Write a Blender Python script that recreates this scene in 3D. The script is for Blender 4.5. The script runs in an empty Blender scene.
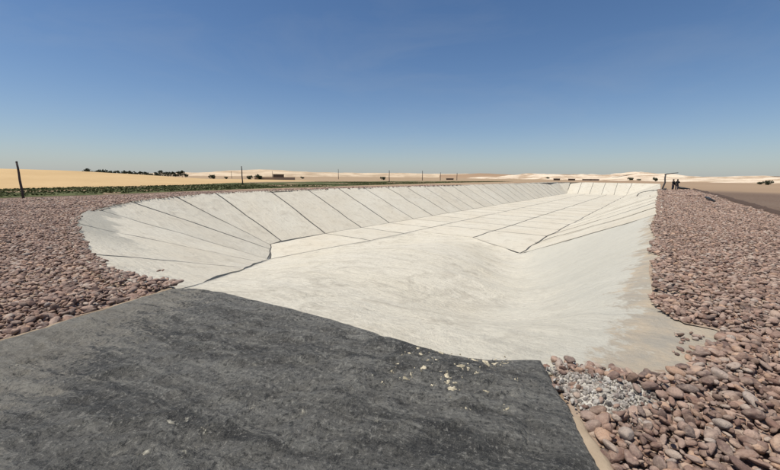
import bpy, bmesh, math, random
import numpy as np
from mathutils import Vector, Matrix
from mathutils.geometry import delaunay_2d_cdt

random.seed(7); RNG = np.random.default_rng(7)
R = math.radians
scene = bpy.context.scene
COL = scene.collection

# ------------------------------------------------------------------ camera
FPX = 350.0; H = 1.9
PITCH = math.atan((235 - 175.9) / FPX); ROLL = math.atan(5.1 / 660)
cam_d = bpy.data.cameras.new('camera'); cam = bpy.data.objects.new('camera', cam_d); COL.objects.link(cam)
cam_d.sensor_width = 36; cam_d.lens = 36 * FPX / 780; cam_d.clip_start = 0.05; cam_d.clip_end = 20000
cam.matrix_world = Matrix.Translation((0, 0, H)) @ Matrix.Rotation(math.pi / 2 - PITCH, 4, 'X') @ Matrix.Rotation(ROLL, 4, 'Z')
scene.camera = cam

# ------------------------------------------------------------------ sky, sun, exposure
SUN_EL = 68.0; SUN_AZ = -105.0          # azimuth from +Y, clockwise
world = bpy.data.worlds.new('World'); scene.world = world; world.use_nodes = True
wn = world.node_tree; bg = wn.nodes['Background']
sky = wn.nodes.new('ShaderNodeTexSky'); sky.sky_type = 'NISHITA'; sky.sun_disc = False
sky.sun_elevation = R(SUN_EL); sky.sun_rotation = R(SUN_AZ); sky.altitude = 0
sky.air_density = 0.85; sky.dust_density = 0.6; sky.ozone_density = 4.2
hsv = wn.nodes.new('ShaderNodeHueSaturation'); hsv.inputs['Saturation'].default_value = 1.12
wn.links.new(sky.outputs[0], hsv.inputs['Color']); # dusty desert haze low over the whole horizon and faint wisps of cirrus
wt = wn.nodes.new('ShaderNodeTexCoord'); ws_ = wn.nodes.new('ShaderNodeSeparateXYZ'); wn.links.new(wt.outputs['Generated'], ws_.inputs[0])
def wmath(op, a, b):
    n = wn.nodes.new('ShaderNodeMath'); n.operation = op
    for i, q in enumerate((a, b)):
        if isinstance(q, (int, float)): n.inputs[i].default_value = q
        else: wn.links.new(q, n.inputs[i])
    return n.outputs[0]
hz = wmath('MULTIPLY', wmath('EXPONENT', wmath('MULTIPLY', wmath('MAXIMUM', ws_.outputs[2], 0.0), -9.0), 0.0), 0.5)
wmp = wn.nodes.new('ShaderNodeMapping'); wn.links.new(wt.outputs['Generated'], wmp.inputs[0]); wmp.inputs['Scale'].default_value = (1.0, 1.6, 3.2); wmp.inputs['Rotation'].default_value = (0, .35, .5)
wno = wn.nodes.new('ShaderNodeTexNoise'); wn.links.new(wmp.outputs[0], wno.inputs['Vector']); wno.inputs['Scale'].default_value = 2.4; wno.inputs['Detail'].default_value = 7; wno.inputs['Roughness'].default_value = .6; wno.inputs['Distortion'].default_value = .6
wisp = wmath('MULTIPLY', wmath('MAXIMUM', wmath('SUBTRACT', wno.outputs['Fac'], .48), 0.0), .32)
wm = wn.nodes.new('ShaderNodeMix'); wm.data_type = 'RGBA'; wn.links.new(wmath('MINIMUM', wmath('ADD', hz, wisp), 1.0), wm.inputs[0]); wn.links.new(hsv.outputs[0], wm.inputs[6]); wm.inputs[7].default_value = (4.7, 4.85, 4.9, 1)
wn.links.new(wm.outputs[2], bg.inputs[0]); bg.inputs[1].default_value = 0.088
sd = bpy.data.lights.new('sun', 'SUN'); so = bpy.data.objects.new('sun', sd); COL.objects.link(so)
sd.energy = 4.15; sd.angle = R(0.5); sd.color = (1.0, 0.945, 0.845)
S = Vector((math.cos(R(SUN_EL)) * math.sin(R(SUN_AZ)), math.cos(R(SUN_EL)) * math.cos(R(SUN_AZ)), math.sin(R(SUN_EL))))
so.rotation_euler = S.to_track_quat('Z', 'Y').to_euler(); so.location = (0, 0, 50)
scene.view_settings.view_transform = 'Standard'; scene.view_settings.look = 'None'
scene.view_settings.exposure = 0.2; scene.view_settings.gamma = 1.0
scene.render.engine = 'CYCLES'

# ------------------------------------------------------------------ plan coordinates: u along the basin, v across it (to the left)
AZ = R(37.2)
SA, CA = math.sin(AZ), math.cos(AZ)
def uv2xy(u, v): return (u * SA - v * CA, u * CA + v * SA)
def xy2uv(x, y): return (x * SA + y * CA, -x * CA + y * SA)
def ray(px, py):
    x = px - 390; y = py - 235; c, s = math.cos(-ROLL), math.sin(-ROLL)
    X = x * c - y * s; Y = x * s + y * c
    cp, sp = math.cos(PITCH), math.sin(PITCH)
    return (X / FPX, cp - Y / FPX * sp, -sp - Y / FPX * cp)
def ground(px, py, z=0.0):                 # a point of the level z seen in the survey photograph
    r = ray(px, py); t = (z - H) / r[2]
    return (r[0] * t, r[1] * t)

# ------------------------------------------------------------------ noise
def _hash(ix, iy, iz, seed):
    h = (ix.astype(np.int64) * 374761393 + iy.astype(np.int64) * 668265263 + iz.astype(np.int64) * 2147483647 + seed * 974634777) & 0xFFFFFFFF
    h = ((h ^ (h >> 13)) * 1274126177) & 0xFFFFFFFF
    h = ((h ^ (h >> 16)) * 2246822519) & 0xFFFFFFFF
    return ((h ^ (h >> 15)) & 0xFFFFFF) / float(0xFFFFFF)
def vnoise(x, y, z=0.0, seed=0):
    x = np.asarray(x, float); y = np.asarray(y, float); z = np.zeros_like(x) + z
    fx, fy, fz = np.floor(x), np.floor(y), np.floor(z)
    tx, ty, tz = x - fx, y - fy, z - fz
    tx = tx * tx * (3 - 2 * tx); ty = ty * ty * (3 - 2 * ty); tz = tz * tz * (3 - 2 * tz)
    r = 0
    for a in (0, 1):
        for b in (0, 1):
            for c in (0, 1):
                w = (tx if a else 1 - tx) * (ty if b else 1 - ty) * (tz if c else 1 - tz)
                r = r + w * _hash(fx + a, fy + b, fz + c, seed)
    return r * 2 - 1
def fbm(x, y, oct=4, seed=0, z=0.0):
    r = 0; a = 1.0; f = 1.0; t = 0
    for k in range(oct):
        r = r + a * vnoise(np.asarray(x) * f, np.asarray(y) * f, np.asarray(z) * f, seed + k * 17); t += a; a *= .5; f *= 2.03
    return r / t

# ------------------------------------------------------------------ mesh helpers
def mesh_np(name, verts, faces, smooth=True):
    me = bpy.data.meshes.new(name)
    me.from_pydata([tuple(map(float, p)) for p in verts], [], [tuple(map(int, f)) for f in faces])
    if smooth: me.polygons.foreach_set('use_smooth', [True] * len(me.polygons))
    me.update(); return me
def obj(name, me, mat=None, parent=None, loc=None):
    o = bpy.data.objects.new(name, me); COL.objects.link(o)
    if mat is not None and me is not None and not me.materials: me.materials.append(mat)
    if parent is not None: o.parent = parent
    if loc is not None: o.location = loc
    return o
def tag(o, label=None, cat=None, group=None, kind=None):
    if label: o['label'] = label
    if cat: o['category'] = cat
    if group: o['group'] = group
    if kind: o['kind'] = kind
    return o
def empty(name, loc=(0, 0, 0), rz=0.0):
    o = bpy.data.objects.new(name, None); COL.objects.link(o); o.location = loc; o.rotation_euler = (0, 0, rz)
    o.empty_display_size = .2
    return o
class MB:
    def __init__(s): s.v = []; s.f = []
    def add(s, v, f):
        b = len(s.v); s.v += [tuple(p) for p in v]; s.f += [tuple(i + b for i in q) for q in f]; return s
    def box(s, x0, x1, y0, y1, z0, z1):
        return s.add([(x0,y0,z0),(x1,y0,z0),(x1,y1,z0),(x0,y1,z0),(x0,y0,z1),(x1,y0,z1),(x1,y1,z1),(x0,y1,z1)],
                     [(0,3,2,1),(4,5,6,7),(0,1,5,4),(1,2,6,5),(2,3,7,6),(3,0,4,7)])
    def tube(s, pts, rad, n=8, caps=True):
        pts = [Vector(p) for p in pts]; rad = rad if isinstance(rad, (list, tuple)) else [rad] * len(pts)
        vs = []; fs = []
        for i, p in enumerate(pts):
            t = (pts[min(i+1, len(pts)-1)] - pts[max(i-1, 0)]).normalized()
            a = Vector((0,0,1)) if abs(t.z) < .9 else Vector((1,0,0))
            e = t.cross(a).normalized(); g = t.cross(e)
            for k in range(n):
                q = 2*math.pi*k/n; vs.append(p + (e*math.cos(q) + g*math.sin(q)) * rad[i])
        for i in range(len(pts)-1):
            for k in range(n):
                fs.append((i*n+k, i*n+(k+1)%n, (i+1)*n+(k+1)%n, (i+1)*n+k))
        if caps: fs += [tuple(range(n)), tuple(range((len(pts)-1)*n+n-1, (len(pts)-1)*n-1, -1))]
        return s.add(vs, fs)
    def build(s, name, mat, parent=None, smooth=True, loc=None):
        me = mesh_np(name, s.v, s.f, smooth)
        bm = bmesh.new(); bm.from_mesh(me); bmesh.ops.recalc_face_normals(bm, faces=bm.faces); bm.to_mesh(me); bm.free()
        return obj(name, me, mat, parent, loc)
def in_poly(x, y, poly):
    x = np.asarray(x); y = np.asarray(y); inside = np.zeros(x.shape, bool); n = len(poly)
    for i in range(n):
        x0, y0 = poly[i]; x1, y1 = poly[(i+1) % n]
        c = ((y0 > y) != (y1 > y)) & (x < (x1-x0)*(y-y0)/((y1-y0) if y1 != y0 else 1e-9) + x0)
        inside ^= c
    return inside
def resample(poly, step, closed=True):
    out = []; n = len(poly)
    for i in range(n if closed else n-1):
        a = np.array(poly[i]); b = np.array(poly[(i+1) % n]); L = np.linalg.norm(b-a); k = max(1, int(round(L / (step(a) if callable(step) else step))))
        for j in range(k): out.append(tuple(a + (b-a)*j/k))
    if not closed: out.append(tuple(poly[-1]))
    return out
def edge_dist(x, y, poly):
    d = np.full(np.shape(x), 1e9)
    for i in range(len(poly)):
        a = np.array(poly[i]); b = np.array(poly[(i+1) % len(poly)]); ab = b-a; L = ab@ab+1e-12
        t = np.clip(((x-a[0])*ab[0]+(y-a[1])*ab[1])/L, 0, 1)
        d = np.minimum(d, np.hypot(x-a[0]-t*ab[0], y-a[1]-t*ab[1]))
    return d
def sheet(poly, step):
    """triangulated sheet inside poly; step(distance from the camera's foot) gives the spacing"""
    b = resample(poly, lambda p: step(math.hypot(*p)))
    bx = np.array(b); x0, y0 = bx.min(0); x1, y1 = bx.max(0)
    pts = []
    dmax = 1e3; lo = 0.0
    bands = [(0,3.2),(3.2,5),(5,8),(8,13),(13,20),(20,30),(30,60),(60,200)]
    for a, c in bands:
        s = step((a+c)/2)
        if a > max(abs(x0),abs(x1))*1.5+max(abs(y0),abs(y1))*1.5: break
        X0, X1, Y0, Y1 = max(x0,-c), min(x1,c), max(y0,-c), min(y1,c)
        if X1 <= X0 or Y1 <= Y0: continue
        gx, gy = np.meshgrid(np.arange(X0, X1, s), np.arange(Y0, Y1, s*.866))
        gx = gx + (np.arange(gx.shape[0]) % 2)[:, None]*s*.5
        gx = gx + RNG.uniform(-.22,.22,gx.shape)*s; gy = gy + RNG.uniform(-.22,.22,gy.shape)*s
        r = np.hypot(gx, gy); m = (r >= a) & (r < c) & in_poly(gx, gy, poly)
        gx, gy = gx[m], gy[m]; m = edge_dist(gx, gy, poly) > s*.45
        pts += list(zip(gx[m], gy[m]))
    vs = [Vector((float(p[0]), float(p[1]))) for p in b + pts]; nb = len(b)
    es = [(i, (i+1) % nb) for i in range(nb)]
    v, e, f, ov, oe, of = delaunay_2d_cdt(vs, es, [], 1, 1e-5)
    return np.array([(p.x, p.y) for p in v]), f, nb

# ------------------------------------------------------------------ materials
def newmat(name, rough=.85, spec=.25):
    m = bpy.data.materials.new(name); m.use_nodes = True; nt = m.node_tree
    b = nt.nodes['Principled BSDF']; b.inputs['Roughness'].default_value = rough; b.inputs['Specular IOR Level'].default_value = spec
    return m, nt, b
class NT:
    def __init__(s, nt): s.t = nt
    def node(s, ty, **kw):
        n = s.t.nodes.new(ty)
        for k, v in kw.items(): setattr(n, k, v)
        return n
    def link(s, a, b): s.t.links.new(a, b)
    def pos(s, scale=(1,1,1), rotz=0.0, coord='pos'):
        if coord == 'pos': src = s.node('ShaderNodeNewGeometry').outputs['Position']
        else: src = s.node('ShaderNodeTexCoord').outputs['Object']
        mp = s.node('ShaderNodeMapping'); s.link(src, mp.inputs[0]); mp.inputs['Scale'].default_value = scale
        mp.inputs['Rotation'].default_value = (0, 0, rotz)
        return mp.outputs[0]
    def noise(s, vec, scale, detail=6, rough=.6, dist=0.0):
        n = s.node('ShaderNodeTexNoise'); s.link(vec, n.inputs['Vector']); n.inputs['Scale'].default_value = scale
        n.inputs['Detail'].default_value = detail; n.inputs['Roughness'].default_value = rough; n.inputs['Distortion'].default_value = dist
        return n.outputs['Fac']
    def ramp(s, fac, stops):
        n = s.node('ShaderNodeValToRGB'); s.link(fac, n.inputs[0]); e = n.color_ramp.elements
        while len(e) < len(stops): e.new(.5)
        for i, (p, c) in enumerate(stops):
            e[i].position = p; e[i].color = (c, c, c, 1) if isinstance(c, (int, float)) else (*c, 1)
        return n.outputs[0]
    def mix(s, fac, a, b, mode='MIX'):
        n = s.node('ShaderNodeMix', data_type='RGBA', blend_type=mode)
        for inp, val in ((n.inputs[0], fac), (n.inputs[6], a), (n.inputs[7], b)):
            if hasattr(val, 'links') or hasattr(val, 'is_linked'): s.link(val, inp)
            elif isinstance(val, (int, float)): inp.default_value = val if inp.type == 'VALUE' else (val, val, val, 1)
            else: inp.default_value = (*val, 1)
        return n.outputs[2]
    def math(s, op, a, b=0.0):
        n = s.node('ShaderNodeMath', operation=op)
        for inp, val in ((n.inputs[0], a), (n.inputs[1], b)):
            if isinstance(val, (int, float)): inp.default_value = val
            else: s.link(val, inp)
        return n.outputs[0]
    def bump(s, h, strength, dist, bsdf):
        n = s.node('ShaderNodeBump'); s.link(h, n.inputs['Height']); n.inputs['Strength'].default_value = strength; n.inputs['Distance'].default_value = dist
        s.link(n.outputs[0], bsdf.inputs['Normal'])
    def rnd(s): return s.node('ShaderNodeObjectInfo').outputs['Random']

def plain(name, col, rough=.8, var=.25, scale=8.0, spec=.25, bump=.3):
    m, nt, b = newmat(name, rough, spec); t = NT(nt); p = t.pos(coord='obj')
    f = t.noise(p, scale)
    c = t.mix(f, tuple(x*(1-var) for x in col), tuple(min(1, x*(1+var)) for x in col)); t.link(c, b.inputs['Base Color'])
    t.bump(t.noise(p, scale*3), bump, .01, b)
    return m

M = {}
# pale concrete: ramps, panels
def concrete(name, base, dark, tan, seamless=False):
    m, nt, b = newmat(name, .88, .2); t = NT(nt)
    p = t.pos(); along = t.pos((.16, 1.3, 1.0), AZ - math.pi/2 if False else 0)
    big = t.noise(p, .22, 5, .6); mid = t.noise(p, 1.1, 8, .65, .6); fine = t.noise(p, 11, 9, .75)
    # trowel streaks running across the basin slopes
    mp = t.pos((1,1,1), AZ)                    # turn so that x follows v, y follows u
    sv = t.node('ShaderNodeMapping'); t.link(mp, sv.inputs[0]); sv.inputs['Scale'].default_value = (.35, 2.6, .35)
    streak = t.noise(sv.outputs[0], 1.6, 7, .6, .35)
    c = t.mix(t.ramp(big, [(.35, 0.), (.68, 1.)]), base, tan)
    c = t.mix(t.math('MULTIPLY', t.ramp(mid, [(.52, 0.), (.66, 1.)]), .55), c, dark)
    c = t.mix(t.math('MULTIPLY', t.ramp(streak, [(.52, 0.), (.75, 1.)]), .38), c, dark)
    c = t.mix(t.math('MULTIPLY', t.ramp(fine, [(.36, 1.), (.52, 0.)]), .5), c, dark)
    pits = t.noise(p, 26, 5, .7)
    c = t.mix(t.math('MULTIPLY', t.ramp(pits, [(.27, 1.), (.36, 0.)]), .5), c, tuple(x*.5 for x in dark))
    if seamless:
        sm_ = t.noise(p, .8, 10, .72, 1.2); c = t.mix(t.math('MULTIPLY', t.ramp(sm_, [(.55, 0.), (.63, 1.)]), .42), c, tuple(x*.9 for x in dark))
        sm2 = t.noise(p, 4.5, 8, .72, .8); c = t.mix(t.math('MULTIPLY', t.ramp(sm2, [(.58, 0.), (.66, 1.)]), .55), c, tuple(x*.8 for x in dark))
    if not seamless:
        r = t.rnd(); c = t.mix(1.0, c, t.ramp(r, [(0., .96), (1., 1.03)]), 'MULTIPLY')
        sp_x = t.node('ShaderNodeSeparateXYZ'); t.link(p, sp_x.inputs[0])
        u_s = t.math('ADD', t.math('MULTIPLY', sp_x.outputs[0], SA), t.math('MULTIPLY', sp_x.outputs[1], CA))
        gz_ = t.math('ADD', t.math('MULTIPLY', sp_x.outputs[2], .8), t.math('ADD', t.math('MULTIPLY', u_s, -.13), t.math('MULTIPLY', t.math('SUBTRACT', t.noise(p, .55, 6, .65), .5), 1.6)))
        v_s = t.math('ADD', t.math('MULTIPLY', sp_x.outputs[0], -CA), t.math('MULTIPLY', sp_x.outputs[1], SA))
        vm_ = t.ramp(t.math('MULTIPLY', v_s, .03), [(.36, 0.), (.48, 1.)])
        c = t.mix(t.math('MULTIPLY', t.math('MULTIPLY', t.ramp(t.math('ADD', gz_, 1.15), [(.1, 0.), (.22, 1.)]), vm_), .75), c, t.mix(mid, (.27,.26,.225), (.40,.38,.32)))
    t.link(c, b.inputs['Base Color'])
    hsum = t.math('ADD', t.math('MULTIPLY', mid, 1.0), t.math('ADD', t.math('MULTIPLY', fine, .35), t.math('MULTIPLY', streak, .5)))
    t.bump(hsum, .9, .11, b)
    return m, nt, t, b, c
M['panel'] = concrete('pale_concrete_panel', (.61,.57,.475), (.42,.375,.30), (.58,.525,.42))[0]
mr, nt, t, b, c = concrete('pale_concrete_ramp', (.63,.59,.495), (.39,.35,.28), (.60,.55,.44), True)
# greyer tone from the valley line to the right rim, brown trampled dirt near the cobbles
sep = t.node('ShaderNodeSeparateXYZ'); t.link(t.node('ShaderNodeNewGeometry').outputs['Position'], sep.inputs[0])
vv = t.math('ADD', t.math('MULTIPLY', sep.outputs[0], -CA), t.math('MULTIPLY', sep.outputs[1], SA))
uu = t.math('ADD', t.math('MULTIPLY', sep.outputs[0], SA), t.math('MULTIPLY', sep.outputs[1], CA))
pp = t.pos(); nz = t.noise(pp, 1.9, 10, .74); nz2 = t.noise(pp, .5, 5, .6)
gm = t.math('ADD', vv, t.math('MULTIPLY', t.math('SUBTRACT', nz2, .5), 3.0))
vr = t.math('SUBTRACT', gm, t.math('MULTIPLY', uu, .30))                       # < 0 right of the valley line
greyf = t.ramp(t.math('MULTIPLY', t.math('ADD', vr, 2.0), .25), [(.1, 1.), (.75, 0.)])
c2 = t.mix(t.math('MULTIPLY', greyf, .8), c, (.475,.458,.395))
df = t.math('ADD', vv, t.math('MULTIPLY', t.math('SUBTRACT', nz, .5), 2.6))
dirt = t.ramp(t.math('ADD', t.math('MULTIPLY', df, -.8), .66), [(.42, 0.), (.56, 1.)])
brown = t.mix(t.ramp(t.noise(pp, 2.2, 6, .65), [(.4,0.),(.62,1.)]), (.33,.29,.235), (.45,.36,.255))
c3 = t.mix(t.math('MULTIPLY', dirt, .8), c2, brown)
t.link(c3, b.inputs['Base Color']); M['ramp'] = mr

m, nt, b = newmat('bitumen_joint', .7, .3); t = NT(nt)
t.link(t.mix(t.noise(t.pos(), 3), (.03,.029,.027), (.15,.14,.12)), b.inputs['Base Color']); M['joint'] = m

# dark coated slab
m, nt, b = newmat('dark_cement_coating', .72, .35); t = NT(nt); p = t.pos()
big = t.noise(p, .7, 5, .6); mid = t.noise(p, 3.5, 8, .68, .8); fine = t.noise(p, 28, 8, .72)
mp = t.pos((1,1,1), R(20)); sm = t.node('ShaderNodeMapping'); t.link(mp, sm.inputs[0]); sm.inputs['Scale'].default_value = (.55, 3.2, 1)
stre = t.noise(sm.outputs[0], 2.6, 9, .7, .8); wide = t.noise(sm.outputs[0], .8, 4, .55, .5)
c = t.mix(t.ramp(big, [(.3,0.),(.7,1.)]), (.098,.094,.083), (.145,.138,.121))
c = t.mix(t.math('MULTIPLY', t.ramp(wide, [(.45,0.),(.60,1.)]), .7), c, (.215,.207,.182))
c = t.mix(t.math('MULTIPLY', t.ramp(wide, [(.38,1.),(.48,0.)]), .65), c, (.055,.054,.050))
c = t.mix(t.math('MULTIPLY', t.ramp(mid, [(.48,0.),(.60,1.)]), .5), c, (.205,.196,.17))
c = t.mix(t.math('MULTIPLY', t.ramp(stre, [(.53,0.),(.59,1.)]), .6), c, (.29,.28,.243))
c = t.mix(t.math('MULTIPLY', t.ramp(stre, [(.39,1.),(.44,0.)]), .62), c, (.036,.035,.033))
c = t.mix(t.math('MULTIPLY', t.ramp(fine, [(.40,1.),(.46,0.)]), .75), c, (.03,.03,.028))
c = t.mix(t.math('MULTIPLY', t.ramp(fine, [(.56,0.),(.61,1.)]), .65), c, (.40,.38,.33))
grit = t.noise(p, 110, 6, .8)
c = t.mix(t.math('MULTIPLY', t.ramp(grit, [(.56,0.),(.63,1.)]), .6), c, (.40,.38,.32))
c = t.mix(t.math('MULTIPLY', t.ramp(grit, [(.36,1.),(.43,0.)]), .65), c, (.02,.02,.02))
# scattered cement splashes
sp = t.noise(p, 6.5, 4, .55, .3); spm = t.noise(p, .9, 3, .5)
c = t.mix(t.math('MULTIPLY', t.math('MULTIPLY', t.ramp(sp, [(.69,0.),(.73,1.)]), t.ramp(spm, [(.5,0.),(.62,1.)])), .75), c, (.36,.335,.27))
c = t.mix(t.math('MULTIPLY', t.ramp(t.noise(p, 45, 2, .5), [(.74,0.),(.79,1.)]), .7), c, (.42,.40,.34))
# lighter and tanner towards the left margin
sep = t.node('ShaderNodeSeparateXYZ'); t.link(t.node('ShaderNodeNewGeometry').outputs['Position'], sep.inputs[0])
dl = t.math('ADD', t.math('MULTIPLY', sep.outputs[0], -.30), t.math('ADD', t.math('MULTIPLY', t.math('SUBTRACT', stre, .5), 1.2), t.math('MULTIPLY', t.math('SUBTRACT', fine, .5), .9)))
c = t.mix(t.math('MULTIPLY', t.ramp(dl, [(.85,0.),(1.7,1.)]), .45), c, (.36,.325,.26))
t.link(c, b.inputs['Base Color'])
t.bump(t.math('ADD', t.math('MULTIPLY', mid, .9), t.math('ADD', t.math('MULTIPLY', fine, .45), t.math('MULTIPLY', stre, .6))), 1.0, .12, b)
M['slab'] = m

# ground: stony desert soil
m, nt, b = newmat('desert_ground', .95, .1); t = NT(nt); p = t.pos()
sep = t.node('ShaderNodeSeparateXYZ'); t.link(p, sep.inputs[0])
vv = t.math('ADD', t.math('MULTIPLY', sep.outputs[0], -CA), t.math('MULTIPLY', sep.outputs[1], SA))
uu = t.math('ADD', t.math('MULTIPLY', sep.outputs[0], SA), t.math('MULTIPLY', sep.outputs[1], CA))
soil = t.mix(t.noise(p, .9, 8, .65), (.30,.215,.15), (.44,.335,.235))
gr = t.noise(p, 7, 8, .75); grav = t.mix(t.ramp(gr, [(.36,0.),(.64,1.)]), (.085,.058,.042), (.235,.165,.122))
grav = t.mix(t.math('MULTIPLY', t.ramp(t.noise(p, .06, 6, .6), [(.4,0.),(.65,1.)]), .45), grav, (.20,.15,.115))
rdist = t.math('SQRT', t.math('ADD', t.math('MULTIPLY', sep.outputs[0], sep.outputs[0]), t.math('MULTIPLY', sep.outputs[1], sep.outputs[1])))
rd = t.math('ADD', rdist, t.math('MULTIPLY', t.math('SUBTRACT', t.noise(p, .03, 4, .5), .5), 40.0))
c = t.mix(t.ramp(t.math('MULTIPLY', rd, .005), [(.30,0.),(.42,1.)]), grav, t.mix(t.noise(p, .02, 6, .6), (.27,.185,.12), (.38,.275,.18)))
# the left hand side beyond the cobbles is bare yellow sand
sandf = t.ramp(t.math('ADD', t.math('MULTIPLY', vv, .01), t.math('MULTIPLY', t.math('SUBTRACT', t.noise(p,.05,4,.5),.5), .1)), [(.40,0.),(.46,1.)])
c = t.mix(sandf, c, t.mix(t.noise(p, .05, 7, .6), (.29,.205,.13), (.40,.295,.19)))
# sandy soil between the near stones and the slab
near = t.ramp(t.math('MULTIPLY', rdist, .05), [(.28,1.),(.6,0.)])
c = t.mix(t.math('MULTIPLY', near, .85), c, soil)
t.link(c, b.inputs['Base Color'])
t.bump(t.math('ADD', gr, t.math('MULTIPLY', t.noise(p, 40, 6, .7), .4)), .9, .05, b)
M['ground'] = m

# cobbles
m, nt, b = newmat('desert_cobble', .78, .25); t = NT(nt); p = t.pos(coord='obj'); r = t.rnd()
c = t.ramp(r, [(0.,(0.099,0.065,0.054)),(.10,(0.248,0.148,0.110)),(.2,(0.129,0.087,0.076)),(.32,(0.376,0.239,0.176)),(.44,(0.198,0.132,0.109)),(.56,(0.446,0.305,0.234)),(.66,(0.297,0.216,0.176)),(.74,(0.099,0.071,0.063)),(.82,(0.475,0.305,0.206)),(.89,(0.376,0.315,0.271)),(.95,(0.440,0.350,0.280)),(1.,(0.218,0.142,0.114))])
pw = t.pos(); n1 = t.noise(pw, 5, 6, .65); n2 = t.noise(pw, 70, 7, .75); n3 = t.noise(pw, 20, 6, .68)
c = t.mix(t.math('MULTIPLY', t.ramp(n3, [(.45,0.),(.68,1.)]), .4), c, (.48,.345,.25))
c = t.mix(t.math('MULTIPLY', t.ramp(n2, [(.38,1.),(.5,0.)]), .45), c, (.13,.088,.072))
c = t.mix(t.math('MULTIPLY', t.ramp(n1, [(.5,0.),(.7,1.)]), .36), c, (.54,.435,.355))
t.link(c, b.inputs['Base Color']); t.bump(t.math('ADD', n3, t.math('MULTIPLY', n2, .4)), .8, .025, b); M['cobble'] = m
M['pale_stone'] = plain('chalky_stone', (.42,.37,.31), .85, .3, 20)
m, nt, b = newmat('cement_rubble', .9, .15); t = NT(nt); r = t.rnd()
c = t.ramp(r, [(0.,(.05,.045,.042)),(.2,(.20,.18,.16)),(.36,(.48,.45,.40)),(.55,(.22,.15,.12)),(.66,(.60,.57,.51)),(.85,(.14,.11,.10)),(1.,(.55,.52,.46))])
c = t.mix(t.math('MULTIPLY', t.noise(t.pos(), 40, 5, .7), .5), c, (.25,.22,.19)); t.link(c, b.inputs['Base Color']); M['rubble'] = m
m, nt, b = newmat('cement_spill', .9, .15); t = NT(nt); p = t.pos()
c = t.mix(t.ramp(t.noise(p, 9, 7, .7), [(.38,0.),(.62,1.)]), (.33,.295,.25), (.58,.545,.48)); t.link(c, b.inputs['Base Color'])
t.bump(t.noise(p, 22, 7, .7), .8, .03, b); M['spill'] = m
m, nt, b = newmat('sand_margin', .95, .1); t = NT(nt); p = t.pos()
c = t.mix(t.noise(p, 5, 7, .65), (.27,.205,.14), (.44,.35,.25)); t.link(c, b.inputs['Base Color']); t.bump(t.noise(p, 20, 6, .7), .7, .02, b); M['sandm'] = m
m, nt, b = newmat('yellow_sand', .95, .1); t = NT(nt); p = t.pos()
c = t.mix(t.ramp(t.noise(p, .06, 7, .6), [(.35,0.),(.65,1.)]), (.47,.325,.165), (.55,.39,.205)); t.link(c, b.inputs['Base Color']); t.bump(t.noise(p, .8, 6, .6), .4, .2, b); M['dune'] = m
m, nt, b = newmat('cream_sand', .95, .1); t = NT(nt); p = t.pos()
c = t.mix(t.ramp(t.noise(p, .03, 8, .68), [(.38,0.),(.6,1.)]), (.40,.30,.20), (.60,.48,.34)); t.link(c, b.inputs['Base Color']); t.bump(t.noise(p, .12, 6, .65), .6, 1.5, b); M['cream'] = m
m, nt, b = newmat('white_chalk', .95, .1); t = NT(nt); p = t.pos()
c = t.mix(t.ramp(t.noise(p, .05, 8, .7), [(.40,0.),(.55,1.)]), (.38,.27,.175), (.70,.58,.44)); t.link(c, b.inputs['Base Color']); t.bump(t.noise(p, .12, 6, .65), .8, 2., b); M['chalk'] = m
m, nt, b = newmat('brown_rise', .95, .1); t = NT(nt); p = t.pos()
c = t.mix(t.noise(p, .015, 8, .65), (.27,.18,.115), (.40,.28,.18)); t.link(c, b.inputs['Base Color']); M['rise'] = m
def leafmat(name, a, b_):
    m, nt, b = newmat(name, .65, .25); t = NT(nt)
    c = t.mix(t.noise(t.pos(), 1.2, 6, .7), a, b_); t.link(c, b.inputs['Base Color']); return m
M['crop'] = leafmat('crop_leaf', (.050,.062,.018), (.125,.130,.042))
M['leaf'] = leafmat('tree_leaf', (.022,.032,.016), (.055,.065,.030))
M['bark'] = plain('bark', (.12,.085,.06), .9, .3, 10)
M['wood'] = plain('weathered_pole', (.085,.065,.055), .85, .35, 6)
M['steel'] = plain('dark_steel', (.055,.05,.048), .55, .3, 6, .5)
M['rubber'] = plain('black_hose', (.02,.02,.02), .5, .2, 6, .4)
M['soil_dark'] = plain('brown_windrow_soil', (.085,.056,.042), .95, .35, 3)
M['mudwall'] = plain('mud_plaster', (.33,.255,.19), .9, .2, 1.5)
M['darkwall'] = plain('dark_shed_sheet', (.13,.095,.07), .8, .2, 1.5)
M['roofsheet'] = plain('roof_sheet', (.20,.16,.13), .8, .2, 1.5)
M['cloth_black'] = plain('black_cloth', (.018,.018,.02), .9, .3, 20)
M['cloth_navy'] = plain('navy_cloth', (.03,.035,.055), .9, .3, 20)
M['skin'] = plain('skin', (.26,.15,.10), .6, .1, 20)
M['hair'] = plain('hair', (.012,.010,.009), .6, .2, 30)

# ------------------------------------------------------------------ basin outlines, (u, v) in metres, floor 4 m down
D = 4.0
V_TOE_L, V_L2, V_L3, V_TOE_R = 26.8, 20.7, 14.0, 8.4
U_FAR_TOE, U_FAR_RIM = 143.0, 151.5
RIM_NEAR = [(2.35,6.35),(2.0,7.4),(2.05,9.7),(2.5,13.0),(3.2,17.1),(4.2,21.1),(5.8,24.2),(8.3,28.3),(12.7,32.4),(17.3,34.8)]
def rim_v(u): return float(np.interp(u, [17.3, 24, 45, 60, 100, 151.5], [34.8, 35.9, 35.6, 34.4, 32.6, 31.5]))
RIM_LEFT = [(u, rim_v(u)) for u in (22.6, 28, 36, 45, 60, 80, 100, 125)] + [(145, 30.5), (150.5, 27.0)]
RIM_FAR = [(151.5, 24.0), (151.5, 6.0), (150.2, 1.5)]
RIM_RIGHT = [(146, -.1)] + [(u, -.1) for u in (120, 95, 70, 50, 35, 22, 13.6, 9.1)]
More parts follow.
